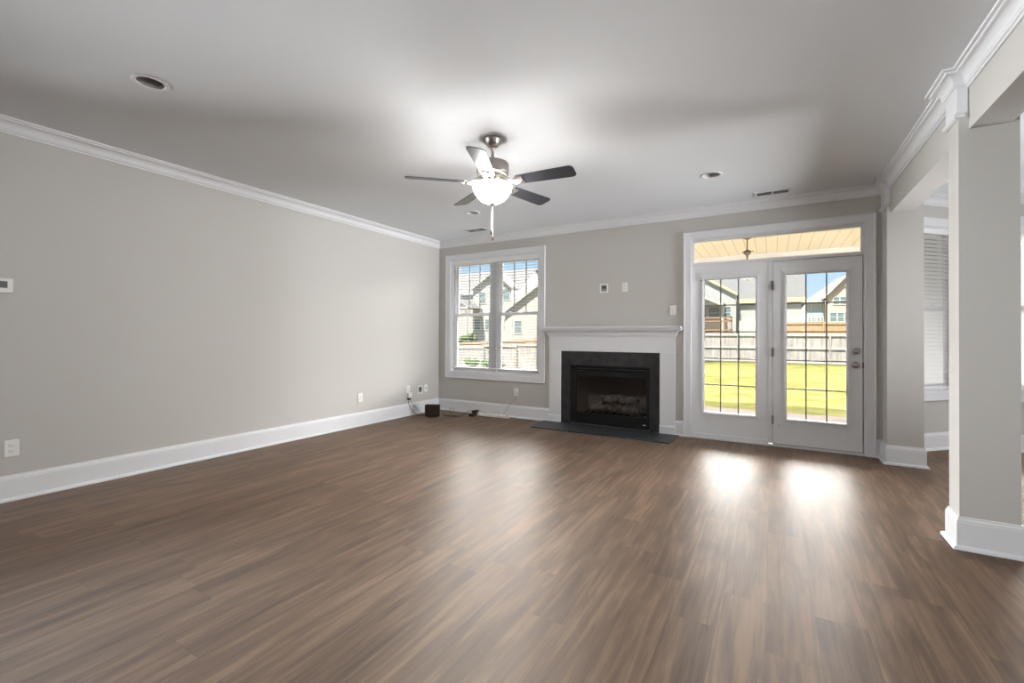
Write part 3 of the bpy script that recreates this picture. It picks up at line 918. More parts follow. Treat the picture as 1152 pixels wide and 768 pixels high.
for (cx, cy, zend) in ((-0.012, 0.006, 1.995), (0.010, -0.004, 1.945)):
    ch = fpart(MB().cyl((cx * .5, cy * .5, zz(2.215)), (cx, cy, zz(zend + 0.04)), 0.0016, 6), 'pull_chain', M['chain'])
    fpart(MB().lathe([(0, zz(zend + 0.042)), (0.004, zz(zend + 0.040)), (0.0075, zz(zend + 0.012)), (0.006, zz(zend)), (0, zz(zend - 0.002))], 14, Matrix.Translation((cx, cy, 0))), 'pull_fob', M['bronze'], ch)
PITCH = math.radians(13)
for k in range(5):
    ang = math.radians(30.3 - 97 + 72 * k)
    root_z = zz(2.392)
    # blade in local x direction, pitched about x; the clockwise edge is up
    T = Matrix.Translation((0, 0, root_z)) @ Matrix.Rotation(-PITCH, 4, 'X')
    b = MB()
    out = []
    L0, L1 = 0.205, 0.665
    n = 6
    def wid(t): return 0.056 + 0.012 * t
    side_a, side_b = [], []
    side_a.append((L0, wid(0) - 0.012)); side_a.append((L0 + 0.02, wid(0)))
    side_a.append((L1 - 0.035, wid(1)))
    for q in range(1, 6):
        a = q / 5 * PI / 2
        side_a.append((L1 - 0.035 + 0.035 * math.sin(a), wid(1) - 0.035 + 0.035 * math.cos(a)))
    poly = side_a + [(x, -y) for x, y in reversed(side_a)]
    b.prism(poly, 'z', -0.003, 0.003)
    for v in b.bm.verts: v.co = T @ v.co
    bo = fpart(b, 'blade', M['blade'], fan, ang)
    ib = MB()
    # blade iron: forked curved arm from the motor to the blade
    for s in (-1, 1):
        ib.tube([(0.075, 0.012 * s, zz(2.440)), (0.120, 0.020 * s, zz(2.418)), (0.165, 0.030 * s, zz(2.388)), (0.215, 0.032 * s, root_z - 0.010 - 0.032 * s * math.sin(PITCH) * 1.0)], 0.008, 8)
    ib.box(0.200, 0.262, -0.042, 0.042, -0.011, -0.003, 0.003, T)
    ib.box(0.055, 0.10, -0.022, 0.022, zz(2.445), zz(2.432), 0.003)
    for sx, sy in ((0.225, -0.025), (0.225, 0.025), (0.25, 0.0)):
        ib.lathe([(0, -0.016), (0.005, -0.014), (0.006, -0.011), (0, -0.011)], 10, T @ Matrix.Translation((sx, sy, 0)))
    fpart(ib, 'blade_iron', M['nickel'], bo)
# bulbs inside the bowl (open at the top)
lp = bpy.data.lights.new('fan_bulb', 'POINT')
lp.energy = LAMP_UP; lp.color = (1.0, 0.95, 0.90); lp.shadow_soft_size = 0.04
for k in range(2):
    lo = bpy.data.objects.new('fan_bulb', lp); COL.objects.link(lo)
    lo.location = (FXc + (0.123 if k else -0.123) * 0.86, FYc + (0.123 if k else -0.123) * 0.5, 2.372)

# ------------------------------------------------------------------ recessed lights, vents
def can_light(x, y, label):
    root = empty('recessed_light', (x, y, H), 0, label, 'recessed light', 'recessed ceiling lights')
    MB().lathe([(0.069, -0.0005), (0.094, -0.0005), (0.095, -0.004), (0.090, -0.007), (0.075, -0.006), (0.069, -0.002), (0.069, -0.0005)], 40).build('trim_ring', M['vinyl'], root)
    prof = [(0.0715, 0.0)]
    for k in range(1, 7):
        prof += [(0.0715 - k * 0.0016 + 0.0012, k * CAN_D / 7 - 0.002), (0.0715 - k * 0.0016, k * CAN_D / 7)]
    prof += [(0.060, CAN_D), (0.0725, CAN_D), (0.0725, 0.0), (0.0715, 0.0)]
    MB().lathe(prof, 40).build('baffle', M['cavity'], root)
    MB().lathe([(0, CAN_D - 0.030), (0.030, CAN_D - 0.028), (0.048, CAN_D - 0.018), (0.054, CAN_D - 0.004), (0.054, CAN_D + 0.001), (0, CAN_D + 0.001)], 32).build('lens', M['lens'], root)
    return root
can_light(1.475, -4.525, 'large unlit round recessed light at the upper left of the ceiling')
can_light(4.252, -1.160, 'unlit round recessed light on the ceiling above the doors, beside the vent')
can_light(1.520, -1.205, 'small unlit round recessed light on the ceiling just below the fan in view')

def ceiling_vent(x, y, label, lx=0.34, ly=0.16):
    root = empty('ceiling_vent', (x, y, H), 0, label, 'vent', 'ceiling vents')
    b = MB()
    f = 0.026
    b.box(-lx / 2, lx / 2, -ly / 2, -ly / 2 + f, -0.008, 0, 0.002); b.box(-lx / 2, lx / 2, ly / 2 - f, ly / 2, -0.008, 0, 0.002)
    b.box(-lx / 2, -lx / 2 + f, -ly / 2 + f, ly / 2 - f, -0.008, 0, 0.002); b.box(lx / 2 - f, lx / 2, -ly / 2 + f, ly / 2 - f, -0.008, 0, 0.002)
    b.box(-0.006, 0.006, -ly / 2 + f, ly / 2 - f, -0.008, 0)
    b.build('frame', M['trim'], root)
    MB().box(-lx / 2 + f, lx / 2 - f, -ly / 2 + f, ly / 2 - f, -0.0012, -0.0002).build('duct', M['duct'], root)
    s = MB()
    for k in range(8):
        yy = -ly / 2 + f + 0.008 + k * (ly - 2 * f - 0.016) / 7
        m = Matrix.Translation((0, yy, -0.0045)) @ Matrix.Rotation(0.5, 4, 'X')
        s.box(-lx / 2 + f, lx / 2 - f, -0.004, 0.004, -0.0006, 0.0006, 0, m)
    s.build('louvres', M['cavity'], root)
    return root
ceiling_vent(4.750, -0.290, 'white rectangular ceiling vent near the doors')
ceiling_vent(1.050, -0.440, 'white rectangular ceiling vent near the corner above the window')

# ------------------------------------------------------------------ plates on the walls
def plate(kind, loc, rz, label, group=None, w=0.074, h=0.118):
    """wall plate; local frame: wall at y=0, room on -y"""
    name = {'outlet': 'wall_outlet', 'switch': 'light_switch', 'data': 'data_outlet', 'media': 'media_box'}[kind]
    cat = {'outlet': 'outlet', 'switch': 'switch', 'data': 'outlet', 'media': 'wall box'}[kind]
    root = empty(name, loc, rz, label, cat, group)
    if kind == 'media':
        b = MB()
        t = 0.016
        b.box(-w / 2, w / 2, -0.007, 0, h / 2 - t, h / 2, 0.002); b.box(-w / 2, w / 2, -0.007, 0, -h / 2, -h / 2 + t, 0.002)
        b.box(-w / 2, -w / 2 + t, -0.007, 0, -h / 2 + t, h / 2 - t, 0.002); b.box(w / 2 - t, w / 2, -0.007, 0, -h / 2 + t, h / 2 - t, 0.002)
        b.build('plate', M['plastic'], root)
        MB().box(-w / 2 + t, w / 2 - t, -0.002, -0.0005, -h / 2 + t, h / 2 - t).build('recess', M['lens'], root)
        MB().box(-w * 0.20, w * 0.26, -0.005, -0.002, -h * 0.06, h * 0.20, 0.001).build('socket', M['slot'], root)
        return root
    MB().box(-w / 2, w / 2, -0.007, 0, -h / 2, h / 2, 0.003).build('plate', M['plastic'], root)
    if kind == 'outlet':
        for s in (-1, 1):
            f = MB().box(-0.017, 0.017, -0.0095, -0.006, s * 0.0195 - 0.014, s * 0.0195 + 0.014, 0.003).build('receptacle', M['plastic'], root)
            q = MB()
            q.box(-0.008, -0.0055, -0.0100, -0.0090, s * 0.0195 - 0.003, s * 0.0195 + 0.006)
            q.box(0.0055, 0.008, -0.0100, -0.0090, s * 0.0195 - 0.003, s * 0.0195 + 0.006)
            q.cyl((0, -0.0100, s * 0.0195 - 0.008), (0, -0.0090, s * 0.0195 - 0.008), 0.0025, 10)
            q.build('slots', M['slot'], f)
    elif kind == 'switch':
        MB().box(-0.017, 0.017, -0.0100, -0.006, -0.033, 0.033, 0.003).build('rocker', M['plastic'], root)
    elif kind == 'data':
        MB().box(-0.009, 0.009, -0.0092, -0.006, -0.010, 0.010, 0.001).build('jack', M['slot'], root)
    return root
LW = PI / 2    # turned to face +x from the left wall
plate('outlet', (0, -4.782, 0.376), LW, 'white duplex outlet low on the left wall at the picture edge')
plate('outlet', (0, -1.620, 0.375), LW, 'white outlet plate low on the left wall, first plate before the corner group')
plate('outlet', (0, -0.717, 0.392), LW, 'white outlet near the corner with a charger plugged in')
plate('media', (0, -0.449, 0.366), LW, 'square white cable box with dark opening low near the corner', None, 0.112, 0.124)
plate('data', (0, -0.320, 0.376), LW, 'white jack plate nearest the room corner')
plate('outlet', (1.472, 0, 0.376), 0, 'white outlet on the back wall under the window with a cord')
plate('media', (2.810, 0, 1.849), 0, 'square white cable box with dark inside above the mantel', None, 0.112, 0.116)
plate('outlet', (3.091, 0, 1.848), 0, 'white outlet above the mantel right of the cable box', None, 0.072, 0.118)
plate('switch', (3.692, 0, 1.531), 0, 'white light switch between the mantel and the doors')

ts = empty('thermostat', (0, -4.835, 1.548), LW, 'white thermostat with grey display high on the left wall', 'thermostat')
MB().box(-0.048 - 0.02, 0.048, -0.024, 0, -0.052, 0.052, 0.006).build('housing', M['plastic'], ts)
MB().box(-0.055, 0.018, -0.0255, -0.0235, -0.018, 0.030, 0.002).build('display', M['screen'], ts)
MB().box(0.024, 0.036, -0.027, -0.0235, -0.020, -0.010, 0.001).box(0.024, 0.036, -0.027, -0.0235, 0.010, 0.020, 0.001).build('buttons', M['plastic'], ts)

# ------------------------------------------------------------------ chargers, router, power strip, cords
ad = empty('charger', (0.0, -0.717, 0.300), LW, 'white power adapter with black plug hanging from the corner outlet', 'charger')
MB().box(-0.034, 0.040, -0.052, -0.0075, -0.030, 0.048, 0.006).build('body', M['plastic'], ad)
MB().box(-0.026, 0.022, -0.046, -0.012, -0.062, -0.030, 0.005).build('plug', M['black_plastic'], ad)
def cord(b, mat, label, owner, name='cord'):
    o = b.build(name, mat, owner)
    o.matrix_parent_inverse = (Matrix.Translation(owner.location) @ Matrix.Rotation(owner.rotation_euler.z, 4, 'Z')).inverted()
    o['label'] = label
    return o
ck = MB().tube([(0.030, -0.722, 0.242), (0.036, -0.735, 0.190), (0.055, -0.700, 0.090), (0.090, -0.640, 0.025), (0.140, -0.600, 0.006), (0.210, -0.590, 0.006), (0.275, -0.600, 0.012)], 0.004, 8, 6)
cord(ck, M['cord_dark'], 'dark cord hanging from the corner charger to the floor', ad)
ck = MB().tube([(0.040, -0.694, 0.242), (0.045, -0.665, 0.170), (0.060, -0.600, 0.110), (0.070, -0.545, 0.050), (0.105, -0.500, 0.010), (0.180, -0.500, 0.005), (0.280, -0.520, 0.010)], 0.0028, 8, 6)
cord(ck, M['cord_grey'], 'thin grey cord looping from the corner charger behind the dark box', ad)

RZ = 0.555
rt_ = empty('router', (0.390, -0.610, 0), RZ, 'dark brown boxy router standing on the floor in the corner', 'router')
MB().box(-0.114, 0.114, -0.020, 0.030, 0.008, 0.188, 0.019).build('case', M['brown_plastic'], rt_)
MB().box(-0.080, 0.080, -0.032, 0.042, 0.0, 0.010, 0.003).build('stand', M['black_plastic'], rt_)

pts = []
for k in range(13):
    a = -2.6 + k * 2 * PI / 10
    pts.append((0.545 + 0.050 * math.cos(a), -0.360 + 0.05 * math.sin(a) * 0.6, 0.055 + 0.048 * math.sin(a)))
ck = MB().tube([(0.475, -0.520, 0.03)] + pts + [(0.62, -0.36, 0.006)], 0.0032, 8, 4)
cord(ck, M['cord_tan'], 'tan cable coiled in a loop right of the dark router', rt_)
ck = MB().tube([(0.470, -0.500, 0.040), (0.540, -0.470, 0.008), (0.600, -0.440, 0.006), (0.660, -0.400, 0.006), (0.720, -0.330, 0.008), (0.750, -0.250, 0.050), (0.780, -0.215, 0.070), (0.815, -0.200, 0.075)], 0.0036, 8, 6)
cord(ck, M['cord_dark'], 'dark cable running along the floor from router to power strip', rt_)
ck = MB().tube([(0.475, -0.480, 0.030), (0.56, -0.44, 0.006), (0.62, -0.45, 0.005), (0.70, -0.43, 0.005), (0.66, -0.37, 0.005), (0.58, -0.38, 0.006), (0.50, -0.45, 0.012)], 0.003, 8, 6)
cord(ck, M['brown_plastic'], 'brown cable lying in a flat loop beside the router', rt_)

ps = empty('power_strip', (1.130, -0.130, 0), 0.03, 'long white power strip lying along the baseboard under the window', 'power strip')
MB().box(-0.290, 0.290, -0.026, 0.026, 0.0, 0.036, 0.006).build('housing', M['plastic'], ps)
for k in range(6):
    o = MB().box(-0.225 + k * 0.085 - 0.017, -0.225 + k * 0.085 + 0.017, -0.016, 0.016, 0.0355, 0.0375, 0.001).build('socket', M['plastic'], ps)
MB().box(0.240, 0.270, -0.012, 0.012, 0.0355, 0.042, 0.002).build('switch', M['slot'], ps)
ba = empty('charger', (0.862, -0.165, 0), 0.12, 'black power brick plugged in at the left end of the power strip', 'charger')
MB().box(-0.046, 0.050, -0.034, 0.028, 0.038, 0.082, 0.008, Matrix.Rotation(-0.18, 4, 'Y')).build('body', M['black_plastic'], ba)
MB().box(-0.028, 0.020, -0.02, 0.02, 0.0, 0.044, 0.004).build('plug', M['black_plastic'], ba)
ck = MB().tube([(0.905, -0.160, 0.078), (0.945, -0.150, 0.070), (0.985, -0.125, 0.050), (1.02, -0.120, 0.045)], 0.006, 8, 5)
cord(ck, M['cord_grey'], 'short grey cord stub beside the black power brick', ba)
bs = empty('charger', (0.330 - 0.27 + 0.795, -0.268, 0), 0.4, 'small dark plug lying on the floor left of the power strip', 'charger')
MB().box(-0.038, 0.040, -0.024, 0.024, 0.0, 0.040, 0.006).build('body', M['brown_plastic'], bs)
ck = MB().tube([(1.492, -0.018, 0.394), (1.505, -0.035, 0.385), (1.512, -0.042, 0.350), (1.490, -0.045, 0.290), (1.410, -0.050, 0.200), (1.330, -0.055, 0.110), (1.300, -0.058, 0.060), (1.30, -0.075, 0.040), (1.33, -0.100, 0.038), (1.40, -0.11, 0.020), (1.418, -0.12, 0.018)], 0.0036, 8, 6)
cord(ck, M['cord_grey'], 'grey cord from the back wall outlet down to the power strip', ps)
ck = MB().tube([(1.13, -0.112, 0.0395), (1.15, -0.10, 0.06), (1.20, -0.10, 0.075), (1.25, -0.11, 0.06), (1.27, -0.125, 0.040)], 0.003, 8, 6)
cord(ck, M['cord_tan'], 'thin tan cord arched over the right half of the power strip', ps)
MBp = MB().box(1.478, 1.504, -0.030, -0.0102, 0.382, 0.412, 0.004)
cord(MBp, M['plastic'], 'white plug in the back wall outlet', ps, 'plug')

# ------------------------------------------------------------------ outside: porch
GZ = -0.23
structure(MB().box(2.3, 6.1, 0.17, 4.05, -0.50, GZ + 0.03).build('patio_slab', M['concrete']),
          'pinkish concrete patio slab outside the glass doors', 'patio')
pc = MB().box(2.3, 6.1, 0.17, 3.90, 2.75, 2.80).build('porch_ceiling', M['porch_ceiling'])
structure(pc, 'cream board porch ceiling seen through the transom', 'porch ceiling')
structure(MB().box(2.3, 6.1, 3.66, 3.82, 2.60, 2.75).build('porch_beam', M['soffit_white']), 'white beam at the outer edge of the porch', 'beam')
structure(MB().box(2.0, 6.25, 0.17, 4.10, 2.80, 2.90).build('porch_roof', M['roof']), 'flat grey porch roof', 'roof')
for x in (2.45, 5.98):
    pr = MB().box(x - 0.07, x + 0.07, 3.67, 3.81, GZ + 0.03, 2.60, 0.006)
    pr.box(x - 0.10, x + 0.10, 3.64, 3.84, GZ + 0.03, GZ + 0.20, 0.006).box(x - 0.09, x + 0.09, 3.65, 3.83, 2.52, 2.60, 0.006)
    structure(pr.build('porch_post', M['soffit_white']), 'white square porch post, ' + ('left' if x < 4 else 'right') + ' one of the two', 'post')

pl = empty('porch_lamp', (4.41, 2.02, 2.75), 0, 'hanging porch lamp with cream glass bowl seen through the transom', 'lamp')
MB().lathe([(0, 0), (0.065, 0), (0.066, -0.012), (0.045, -0.030), (0.014, -0.040), (0, -0.040)], 24).build('canopy', M['bronze'], pl)
MB().cyl((0, 0, -0.04), (0, 0, -0.20), 0.007, 10).build('stem', M['bronze'], pl)
MB().lathe([(0, -0.20), (0.020, -0.20), (0.060, -0.225), (0.045, -0.26), (0.016, -0.29), (0.010, -0.33), (0.018, -0.36), (0.01, -0.40), (0, -0.40)], 24).build('hub', M['bronze'], pl)
for k in range(3):
    a = k * 2 * PI / 3 + 0.4
    c, s = math.cos(a), math.sin(a)
    ar = MB().tube([(0.03 * c, 0.03 * s, -0.225), (0.075 * c, 0.075 * s, -0.215), (0.085 * c, 0.085 * s, -0.235)], 0.006, 8, 5)
    MB().tube([(0.010 * c, 0.010 * s, -0.37), (0.07 * c, 0.07 * s, -0.44), (0.152 * c, 0.152 * s, -0.555)], 0.005, 8, 5).build('bowl_arm', M['bronze'], pl)
    ar.build('hook', M['bronze'], pl)
MB().lathe([(0.158, -0.555), (0.160, -0.562), (0.135, -0.60), (0.090, -0.632), (0.04, -0.648), (0, -0.650), (0, -0.642), (0.04, -0.640), (0.086, -0.624), (0.130, -0.594), (0.152, -0.556), (0.158, -0.555)], 36).build('bowl', M['porch_bowl'], pl)
MB().lathe([(0, -0.648), (0.014, -0.652), (0.010, -0.668), (0, -0.672)], 16).build('finial', M['bronze'], pl)

# ------------------------------------------------------------------ outside: ground
def gz(x, y):
    t = min(1, max(0, (3.2 - x) / 9.0)); t = t * t * (3 - 2 * t)
    k = min(1, max(0, (y - 3) / 12)); k = k * k * (3 - 2 * k)
    s = min(1, max(0, (y - 26) / 14)); s = s * s * (3 - 2 * s)
    return GZ - 0.85 * t * k * (1 - s) + 0.02 * math.sin(x * .7) * math.cos(y * .5)
g = MB()
nx, ny = 90, 70
vs = []
for j in range(ny + 1):
    yy = 0.0 + 90 * (j / ny) ** 1.6
    row = []
    for i in range(nx + 1):
        xx = -60 + 100 * i / nx
        row.append(g.bm.verts.new((xx, yy + 0.2, gz(xx, yy))))
    vs.append(row)
for j in range(ny):
    for i in range(nx):
        f = g.bm.faces.new((vs[j][i], vs[j][i + 1], vs[j + 1][i + 1], vs[j + 1][i])); f.smooth = True
tag(g.build('lawn', M['grass']), 'sunlit yellow-green lawn between the patio and the fence', 'grass', None, 'stuff')

# ------------------------------------------------------------------ outside: fences
def fence(name, p0, p1, z_top0, z_top1, h, mat, rail_mat, label, pw=0.14, post_every=2.4, rails=(0.12, 0.50, 0.88), rail_side=-1, jag=0.03, group=None, post_up=0.0):
    P0, P1 = Vector((p0[0], p0[1], 0)), Vector((p1[0], p1[1], 0))
    d = P1 - P0
    L = d.length
    ang = math.atan2(d.y, d.x)
    root = empty(name, (p0[0], p0[1], 0), ang, label, 'fence', group)
    rr = random.Random(int(L * 100))
    ns = max(1, round(L / post_every))
    for s in range(ns):
        a, c = L * s / ns, L * (s + 1) / ns
        b = MB()
        n = max(1, int((c - a) / pw))
        for k in range(n):
            x = a + (c - a) * k / n
            zt = z_top0 + (z_top1 - z_top0) * x / L
            b.box(x + 0.004, x + (c - a) / n - 0.004, 0, 0.018, zt - h + rr.uniform(0, 0.02), zt - rr.uniform(0, jag))
        b.build('picket_panel', mat, root)
        r_ = MB()
        for q in rails:
            za = z_top0 + (z_top1 - z_top0) * a / L - h + h * q
            y0, y1 = (-0.045, 0) if rail_side < 0 else (0.018, 0.063)
            r_.box(a, c, y0, y1, za - 0.045, za + 0.045)
        r_.build('rails', rail_mat, root)
    for s in range(ns + 1):
        x = L * s / ns
        zt = z_top0 + (z_top1 - z_top0) * x / L
        y0, y1 = (-0.10, 0) if rail_side < 0 else (0.018, 0.118)
        MB().box(x - 0.05, x + 0.05, y0, y1, zt - h - 0.05, zt + post_up).build('post', mat, root)
    return root
fence('picket_fence', (-1.6, 24.4), (16.5, 24.4), 1.47, 1.44, 1.80, M['fence_old'], M['fence_rail'],
      'weathered board fence across the back of the lawn beyond the doors', rails=(0.08, 0.52, 0.93))
fence('side_fence', (-24.0, 17.2), (-7.9, 21.0), 0.10, 0.80, 1.75, M['fence_old'], M['fence_rail'],
      'low grey board fence crossing the view through the window', rails=(0.95,), post_up=0.0)
fence('side_fence', (-7.7, 20.9), (-1.85, 24.1), 0.98, 1.40, 2.1, M['fence_old'], M['fence_rail'],
      'grey board fence running from the window view to the back fence corner', rails=(0.93, 0.5), post_up=0.04)
fence('neighbour_fence', (-44.0, 30.0), (-8.0, 37.0), -0.6, 1.45, 1.85, M['fence_new'], M['fence_rail'],
      'new yellow-brown wooden fence further off behind the grey one', rails=(0.95, 0.5))
fence('neighbour_fence', (5.5, 34.0), (20.0, 34.0), 2.38, 2.25, 2.2, M['fence_new'], M['fence_new'],
      'tall orange new wood fence rising behind the weathered back fence', rails=(0.94, 0.5))

# ------------------------------------------------------------------ outside: houses
def win_part(root, x, y, z, w_, h_, face='y', name='house_window', mull=1):
    """window on a wall facing -y (or facing -x when face='x')"""
    b = MB(); p = MB()
    t = 0.09
    def bx(B, a0, a1, z0, z1, d0, d1):
        if face == 'y': B.box(x + a0, x + a1, y + d0, y + d1, z + z0, z + z1)
        elif face == 'x-': B.box(x + d0, x + d1, y + a0, y + a1, z + z0, z + z1)
        else: B.box(x - d1, x - d0, y + a0, y + a1, z + z0, z + z1)
    bx(b, -w_ / 2 - t, -w_ / 2, -h_ / 2 - t, h_ / 2 + t, -0.05, 0.02); bx(b, w_ / 2, w_ / 2 + t, -h_ / 2 - t, h_ / 2 + t, -0.05, 0.02)
    bx(b, -w_ / 2, w_ / 2, h_ / 2, h_ / 2 + t, -0.05, 0.02); bx(b, -w_ / 2, w_ / 2, -h_ / 2 - t, -h_ / 2, -0.05, 0.02)
    bx(b, -w_ / 2, w_ / 2, -0.03, 0.03, -0.04, 0.0)
    for k in range(1, mull):
        q = -w_ / 2 + w_ * k / mull
        bx(b, q - 0.06, q + 0.06, -h_ / 2, h_ / 2, -0.045, 0.0)
    f = b.build(name, M['white_out'], root)
    bx(p, -w_ / 2, w_ / 2, -h_ / 2, h_ / 2, -0.02, 0.005)
    p.build('pane', M['house_glass'], f)

def gable_y(root, x0, x1, y0, y1, zb, ze, zp, wall_mat, roof_mat, fascia_mat, over=0.35, px=None, wname='wall', rname='roof'):
    """a block whose gable faces -y; ridge along y at x = px"""
    px = (x0 + x1) / 2 if px is None else px
    MB().prism([(x0, zb), (x1, zb), (x1, ze), (px, zp), (x0, ze)], 'y', y0, y1).build(wname, wall_mat, root)
    sl, sr_ = (zp - ze) / (px - x0), (zp - ze) / (x1 - px)
    xl, zl = x0 - over, ze - sl * over
    xr, zr = x1 + over, ze - sr_ * over
    th = 0.16
    MB().prism([(xl, zl), (px, zp), (xr, zr), (xr, zr + th), (px, zp + th), (xl, zl + th)], 'y', y0 - over, y1 + over).build(rname, roof_mat, root)
    MB().prism([(xl, zl - 0.14), (px, zp - 0.14), (xr, zr - 0.14), (xr, zr + th - 0.02), (px, zp + th - 0.02), (xl, zl + th - 0.02)], 'y', y0 - over - 0.05, y0 - over).build('rake_board', fascia_mat, root)

def gable_x(root, x0, x1, y0, y1, zb, ze, zp, wall_mat, roof_mat, fascia_mat, over=0.14, wname='wall', rname='roof'):
    """a block whose eave faces -y; ridge along x"""
    py = (y0 + y1) / 2
    MB().prism([(y0, zb), (y1, zb), (y1, ze), (py, zp), (y0, ze)], 'x', x0, x1).build(wname, wall_mat, root)
    sl = (zp - ze) / (py - y0)
    yl, zl = y0 - over, ze - sl * over
    yr = y1 + over
    th = 0.16
    MB().prism([(yl, zl), (py, zp), (yr, zl), (yr, zl + th), (py, zp + th), (yl, zl + th)], 'x', x0 - 0.3, x1 + 0.3).build(rname, roof_mat, root)
    MB().box(x0 - 0.3, x1 + 0.3, yl - 0.08, yl, zl - 0.22, zl + th, 0).build('fascia', fascia_mat, root)

# B: the near house right behind the back fence
hb = empty('house', (2, 38, -0.2), 0, 'low house with big grey roof and cream fascia straight beyond the doors', 'house')
def at0(root):
    for c in root.children:
        c.matrix_parent_inverse = Matrix.Translation(-Vector(root.location))
gable_x(hb, -9.0, 6.75, 38.4, 50.0, -0.2, 4.55, 11.0, M['siding_grey'], M['roof'], M['fascia_cream'])
MB().box(2.0, 6.72, 38.25, 38.4, 1.0, 2.75).build('white_panel', M['white_out'], hb)
gable_y(hb, -8.5, 1.95, 37.6, 44.0, -0.2, 5.02, 8.15, M['siding_grey'], M['roof'], M['fascia_cream'], over=0.12)
# lower porch gable in front of the left wing
gable_y(hb, -5.6, 0.9, 36.2, 37.6, 3.9, 4.05, 5.6, M['white_out'], M['roof'], M['white_out'], over=0.2, wname='porch_gable', rname='porch_roof')
for x in (-5.4, 1.0):
    MB().box(x - 0.11, x + 0.11, 36.3, 36.5, -0.2, 4.0).build('porch_post', M['white_out'], hb)
win_part(hb, 0.2, 37.6, 3.35, 0.85, 1.0); win_part(hb, 1.15, 37.6, 3.35, 0.75, 1.0); win_part(hb, -0.9, 37.6, 3.35, 0.85, 1.0)
dk = MB()
dk.box(-3.0, 1.75, 35.4, 37.5, 1.55, 1.70)
dk.build('deck_floor', M['deck_wood'], hb)
dk = MB()
for z in (2.85, 2.55, 1.80):
    dk.box(-3.0, 1.80, 35.36, 35.46, z - 0.06, z + 0.06)
for k in range(33):
    x = -3.0 + k * 0.148
    dk.box(x - 0.02, x + 0.02, 35.39, 35.43, 1.75, 2.55)
dk.build('deck_railing', M['deck_wood'], hb)
for x in (-3.0, -0.6, 1.75):
    MB().box(x - 0.07, x + 0.07, 35.36, 35.50, -0.2, 2.95).build('deck_post', M['deck_wood'], hb)
at0(hb)

# C: the two-storey house further right
hc = empty('house', (11, 62, 0), 0, 'distant two-storey house with pink gable and pale blue side wall', 'house')
gable_y(hc, 10.4, 15.6, 62, 64, 0, 6.45, 9.0, M['siding_pink'], M['roof'], M['white_out'], over=0.35, px=12.6, wname='gable_wall', rname='gable_roof')
# main block behind, its blue side wall visible to the left
MB().box(8.45, 10.5, 63.5, 64.0, 0, 5.86).build('side_wall', M['siding_blue'], hc)
MB().box(8.45, 18.0, 64.0, 76.0, 0, 5.9).build('wall', M['siding_blue'], hc)
hr = MB()
for th in (0.0,):
    P = [hr.bm.verts.new(p) for p in ((8.1, 63.1, 5.85), (18.4, 63.1, 5.85), (18.4, 76.4, 5.85), (8.1, 76.4, 5.85), (12.6, 69.7, 9.6), (14.0, 69.7, 9.6))]
    for f in ((0, 1, 5, 4), (1, 2, 5), (2, 3, 4, 5), (3, 0, 4), (3, 2, 1, 0)):
        hr.bm.faces.new([P[i] for i in f])
hr.build('roof', M['roof'], hc)
MB().box(8.05, 10.4, 63.02, 63.1, 5.70, 5.90).build('fascia', M['white_out'], hc)
win_part(hc, 11.8, 62, 5.75, 1.25, 0.85, mull=2)
win_part(hc, 11.9, 62, 3.75, 2.1, 1.05, mull=3)
for x in (8.75, 9.2, 9.75, 10.1):
    win_part(hc, x, 63.5, 5.15, 0.16, 0.42); win_part(hc, x, 63.5, 3.55, 0.16, 0.42)
MB().lathe([(0, 0), (0.30, 0), (0.30, 0.06), (0, 0.06)], 20, Matrix.Translation((12.6, 61.93, 7.6)) @ YX).build('gable_vent', M['white_out'], hc)
at0(hc)

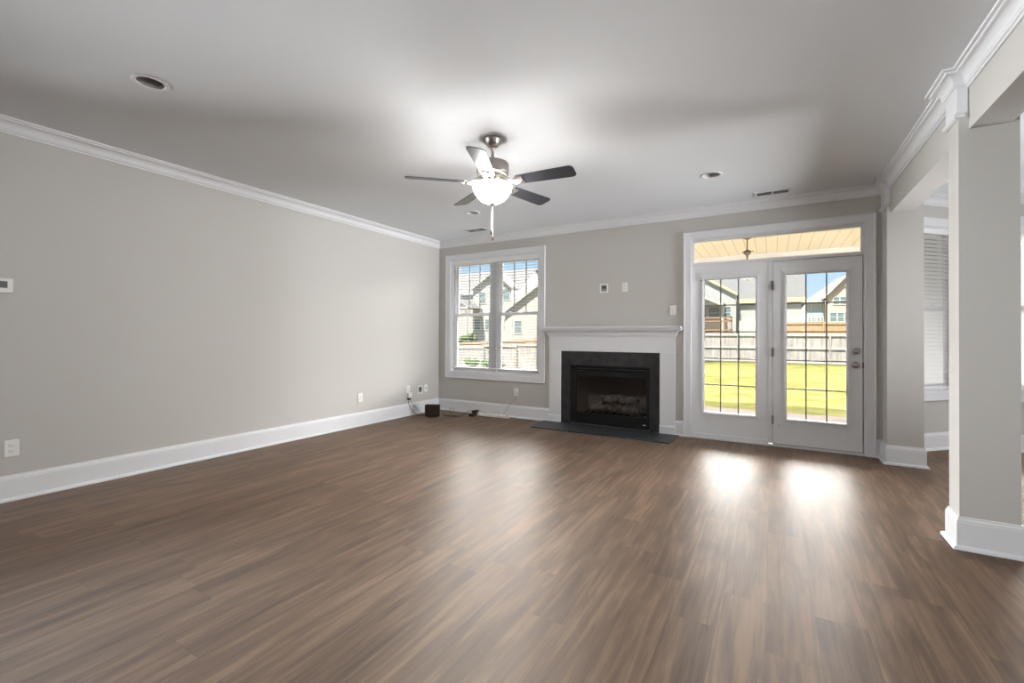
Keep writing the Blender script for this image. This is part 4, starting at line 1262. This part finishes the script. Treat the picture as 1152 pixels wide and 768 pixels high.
# D: neighbour seen through the window
hd = empty('house', (-27, 45, -1), 0, 'cream two-storey neighbour house with white gable seen through the blind', 'house')
gable_y(hd, -31.2, -25.0, 45, 47, -1.0, 7.75, 9.9, M['siding_cream'], M['roof'], M['white_out'], over=0.3, px=-27.6)
gable_x(hd, -40.0, -25.4, 47, 58, -1.0, 7.4, 11.0, M['siding_cream'], M['roof'], M['white_out'])
win_part(hd, -25.8, 45, 6.75, 0.95, 1.5); win_part(hd, -25.6, 45, 2.75, 0.95, 1.35); win_part(hd, -29.6, 45, 6.4, 0.95, 1.5)
win_part(hd, -31.1 + 0.6, 45, 2.75, 1.0, 1.35); win_part(hd, -28.6, 45, 2.75, 1.0, 1.35)
MB().prism([(-41.0, 4.9), (-29.6, 4.9), (-31.6, 6.2), (-39.5, 6.2)], 'y', 41.5, 45.0).build('porch_roof', M['roof'], hd)
MB().box(-41.0, -29.6, 41.4, 41.5, 4.75, 5.0).build('porch_fascia', M['white_out'], hd)
for x in (-33.6, -29.9):
    MB().box(x - 0.12, x + 0.12, 41.6, 41.84, -1.0, 4.9).build('porch_post', M['white_out'], hd)
MB().box(-32.9, -32.2, 43.2, 43.9, 5.6, 7.0).build('chimney', M['siding_grey'], hd)
at0(hd)
he = empty('house', (-17, 42, -1), 0, 'tan house wing with white rake board at the right of the window view', 'house')
gable_y(he, -24.2, -12.0, 42, 46, -1.0, 4.2, 7.6, M['siding_tan'], M['roof'], M['white_out'], over=0.3, px=-19.0)
gable_x(he, -23.0, -10.0, 46, 58, -1.0, 5.0, 9.4, M['siding_tan'], M['roof'], M['white_out'])
win_part(he, -22.3, 42, 2.3, 0.9, 1.5)
at0(he)

# ------------------------------------------------------------------ outside: shrubs
def shrub(x, y, r, seed, label, n=9):
    b = MB()
    rr = random.Random(seed)
    z0 = gz(x, y)
    root = empty('shrub', (x, y, z0), 0, label, 'shrub', 'shrubs along the side fence')
    for k in range(n):
        b.blob((rr.uniform(-r, r) * .8, rr.uniform(-r, r) * .8, r * .5 + rr.uniform(0, r)), r * rr.uniform(.35, .6), seed * 31 + k, 0.35, 2)
    b.build('foliage', M['leaf'], root)
    MB().cyl((0, 0, -0.05), (0, 0, r * .8), 0.03, 8).build('stem', M['deck_wood'], root)
shrub(-12.6, 18.6, 0.42, 3, 'dark green shrub at the foot of the grey fence, left of the window mullion')
shrub(-11.5, 18.9, 0.36, 4, 'dark green shrub by the grey fence nearest the window mullion')
shrub(-10.6, 19.0, 0.28, 5, 'small green shrub at the fence foot right of the window mullion')
shrub(-30.5, 38.5, 1.0, 6, 'dark green hedge bush below the cream house windows')
shrub(-27.4, 38.8, 1.0, 7, 'dark green hedge bush below the cream house, next to the tan wing')
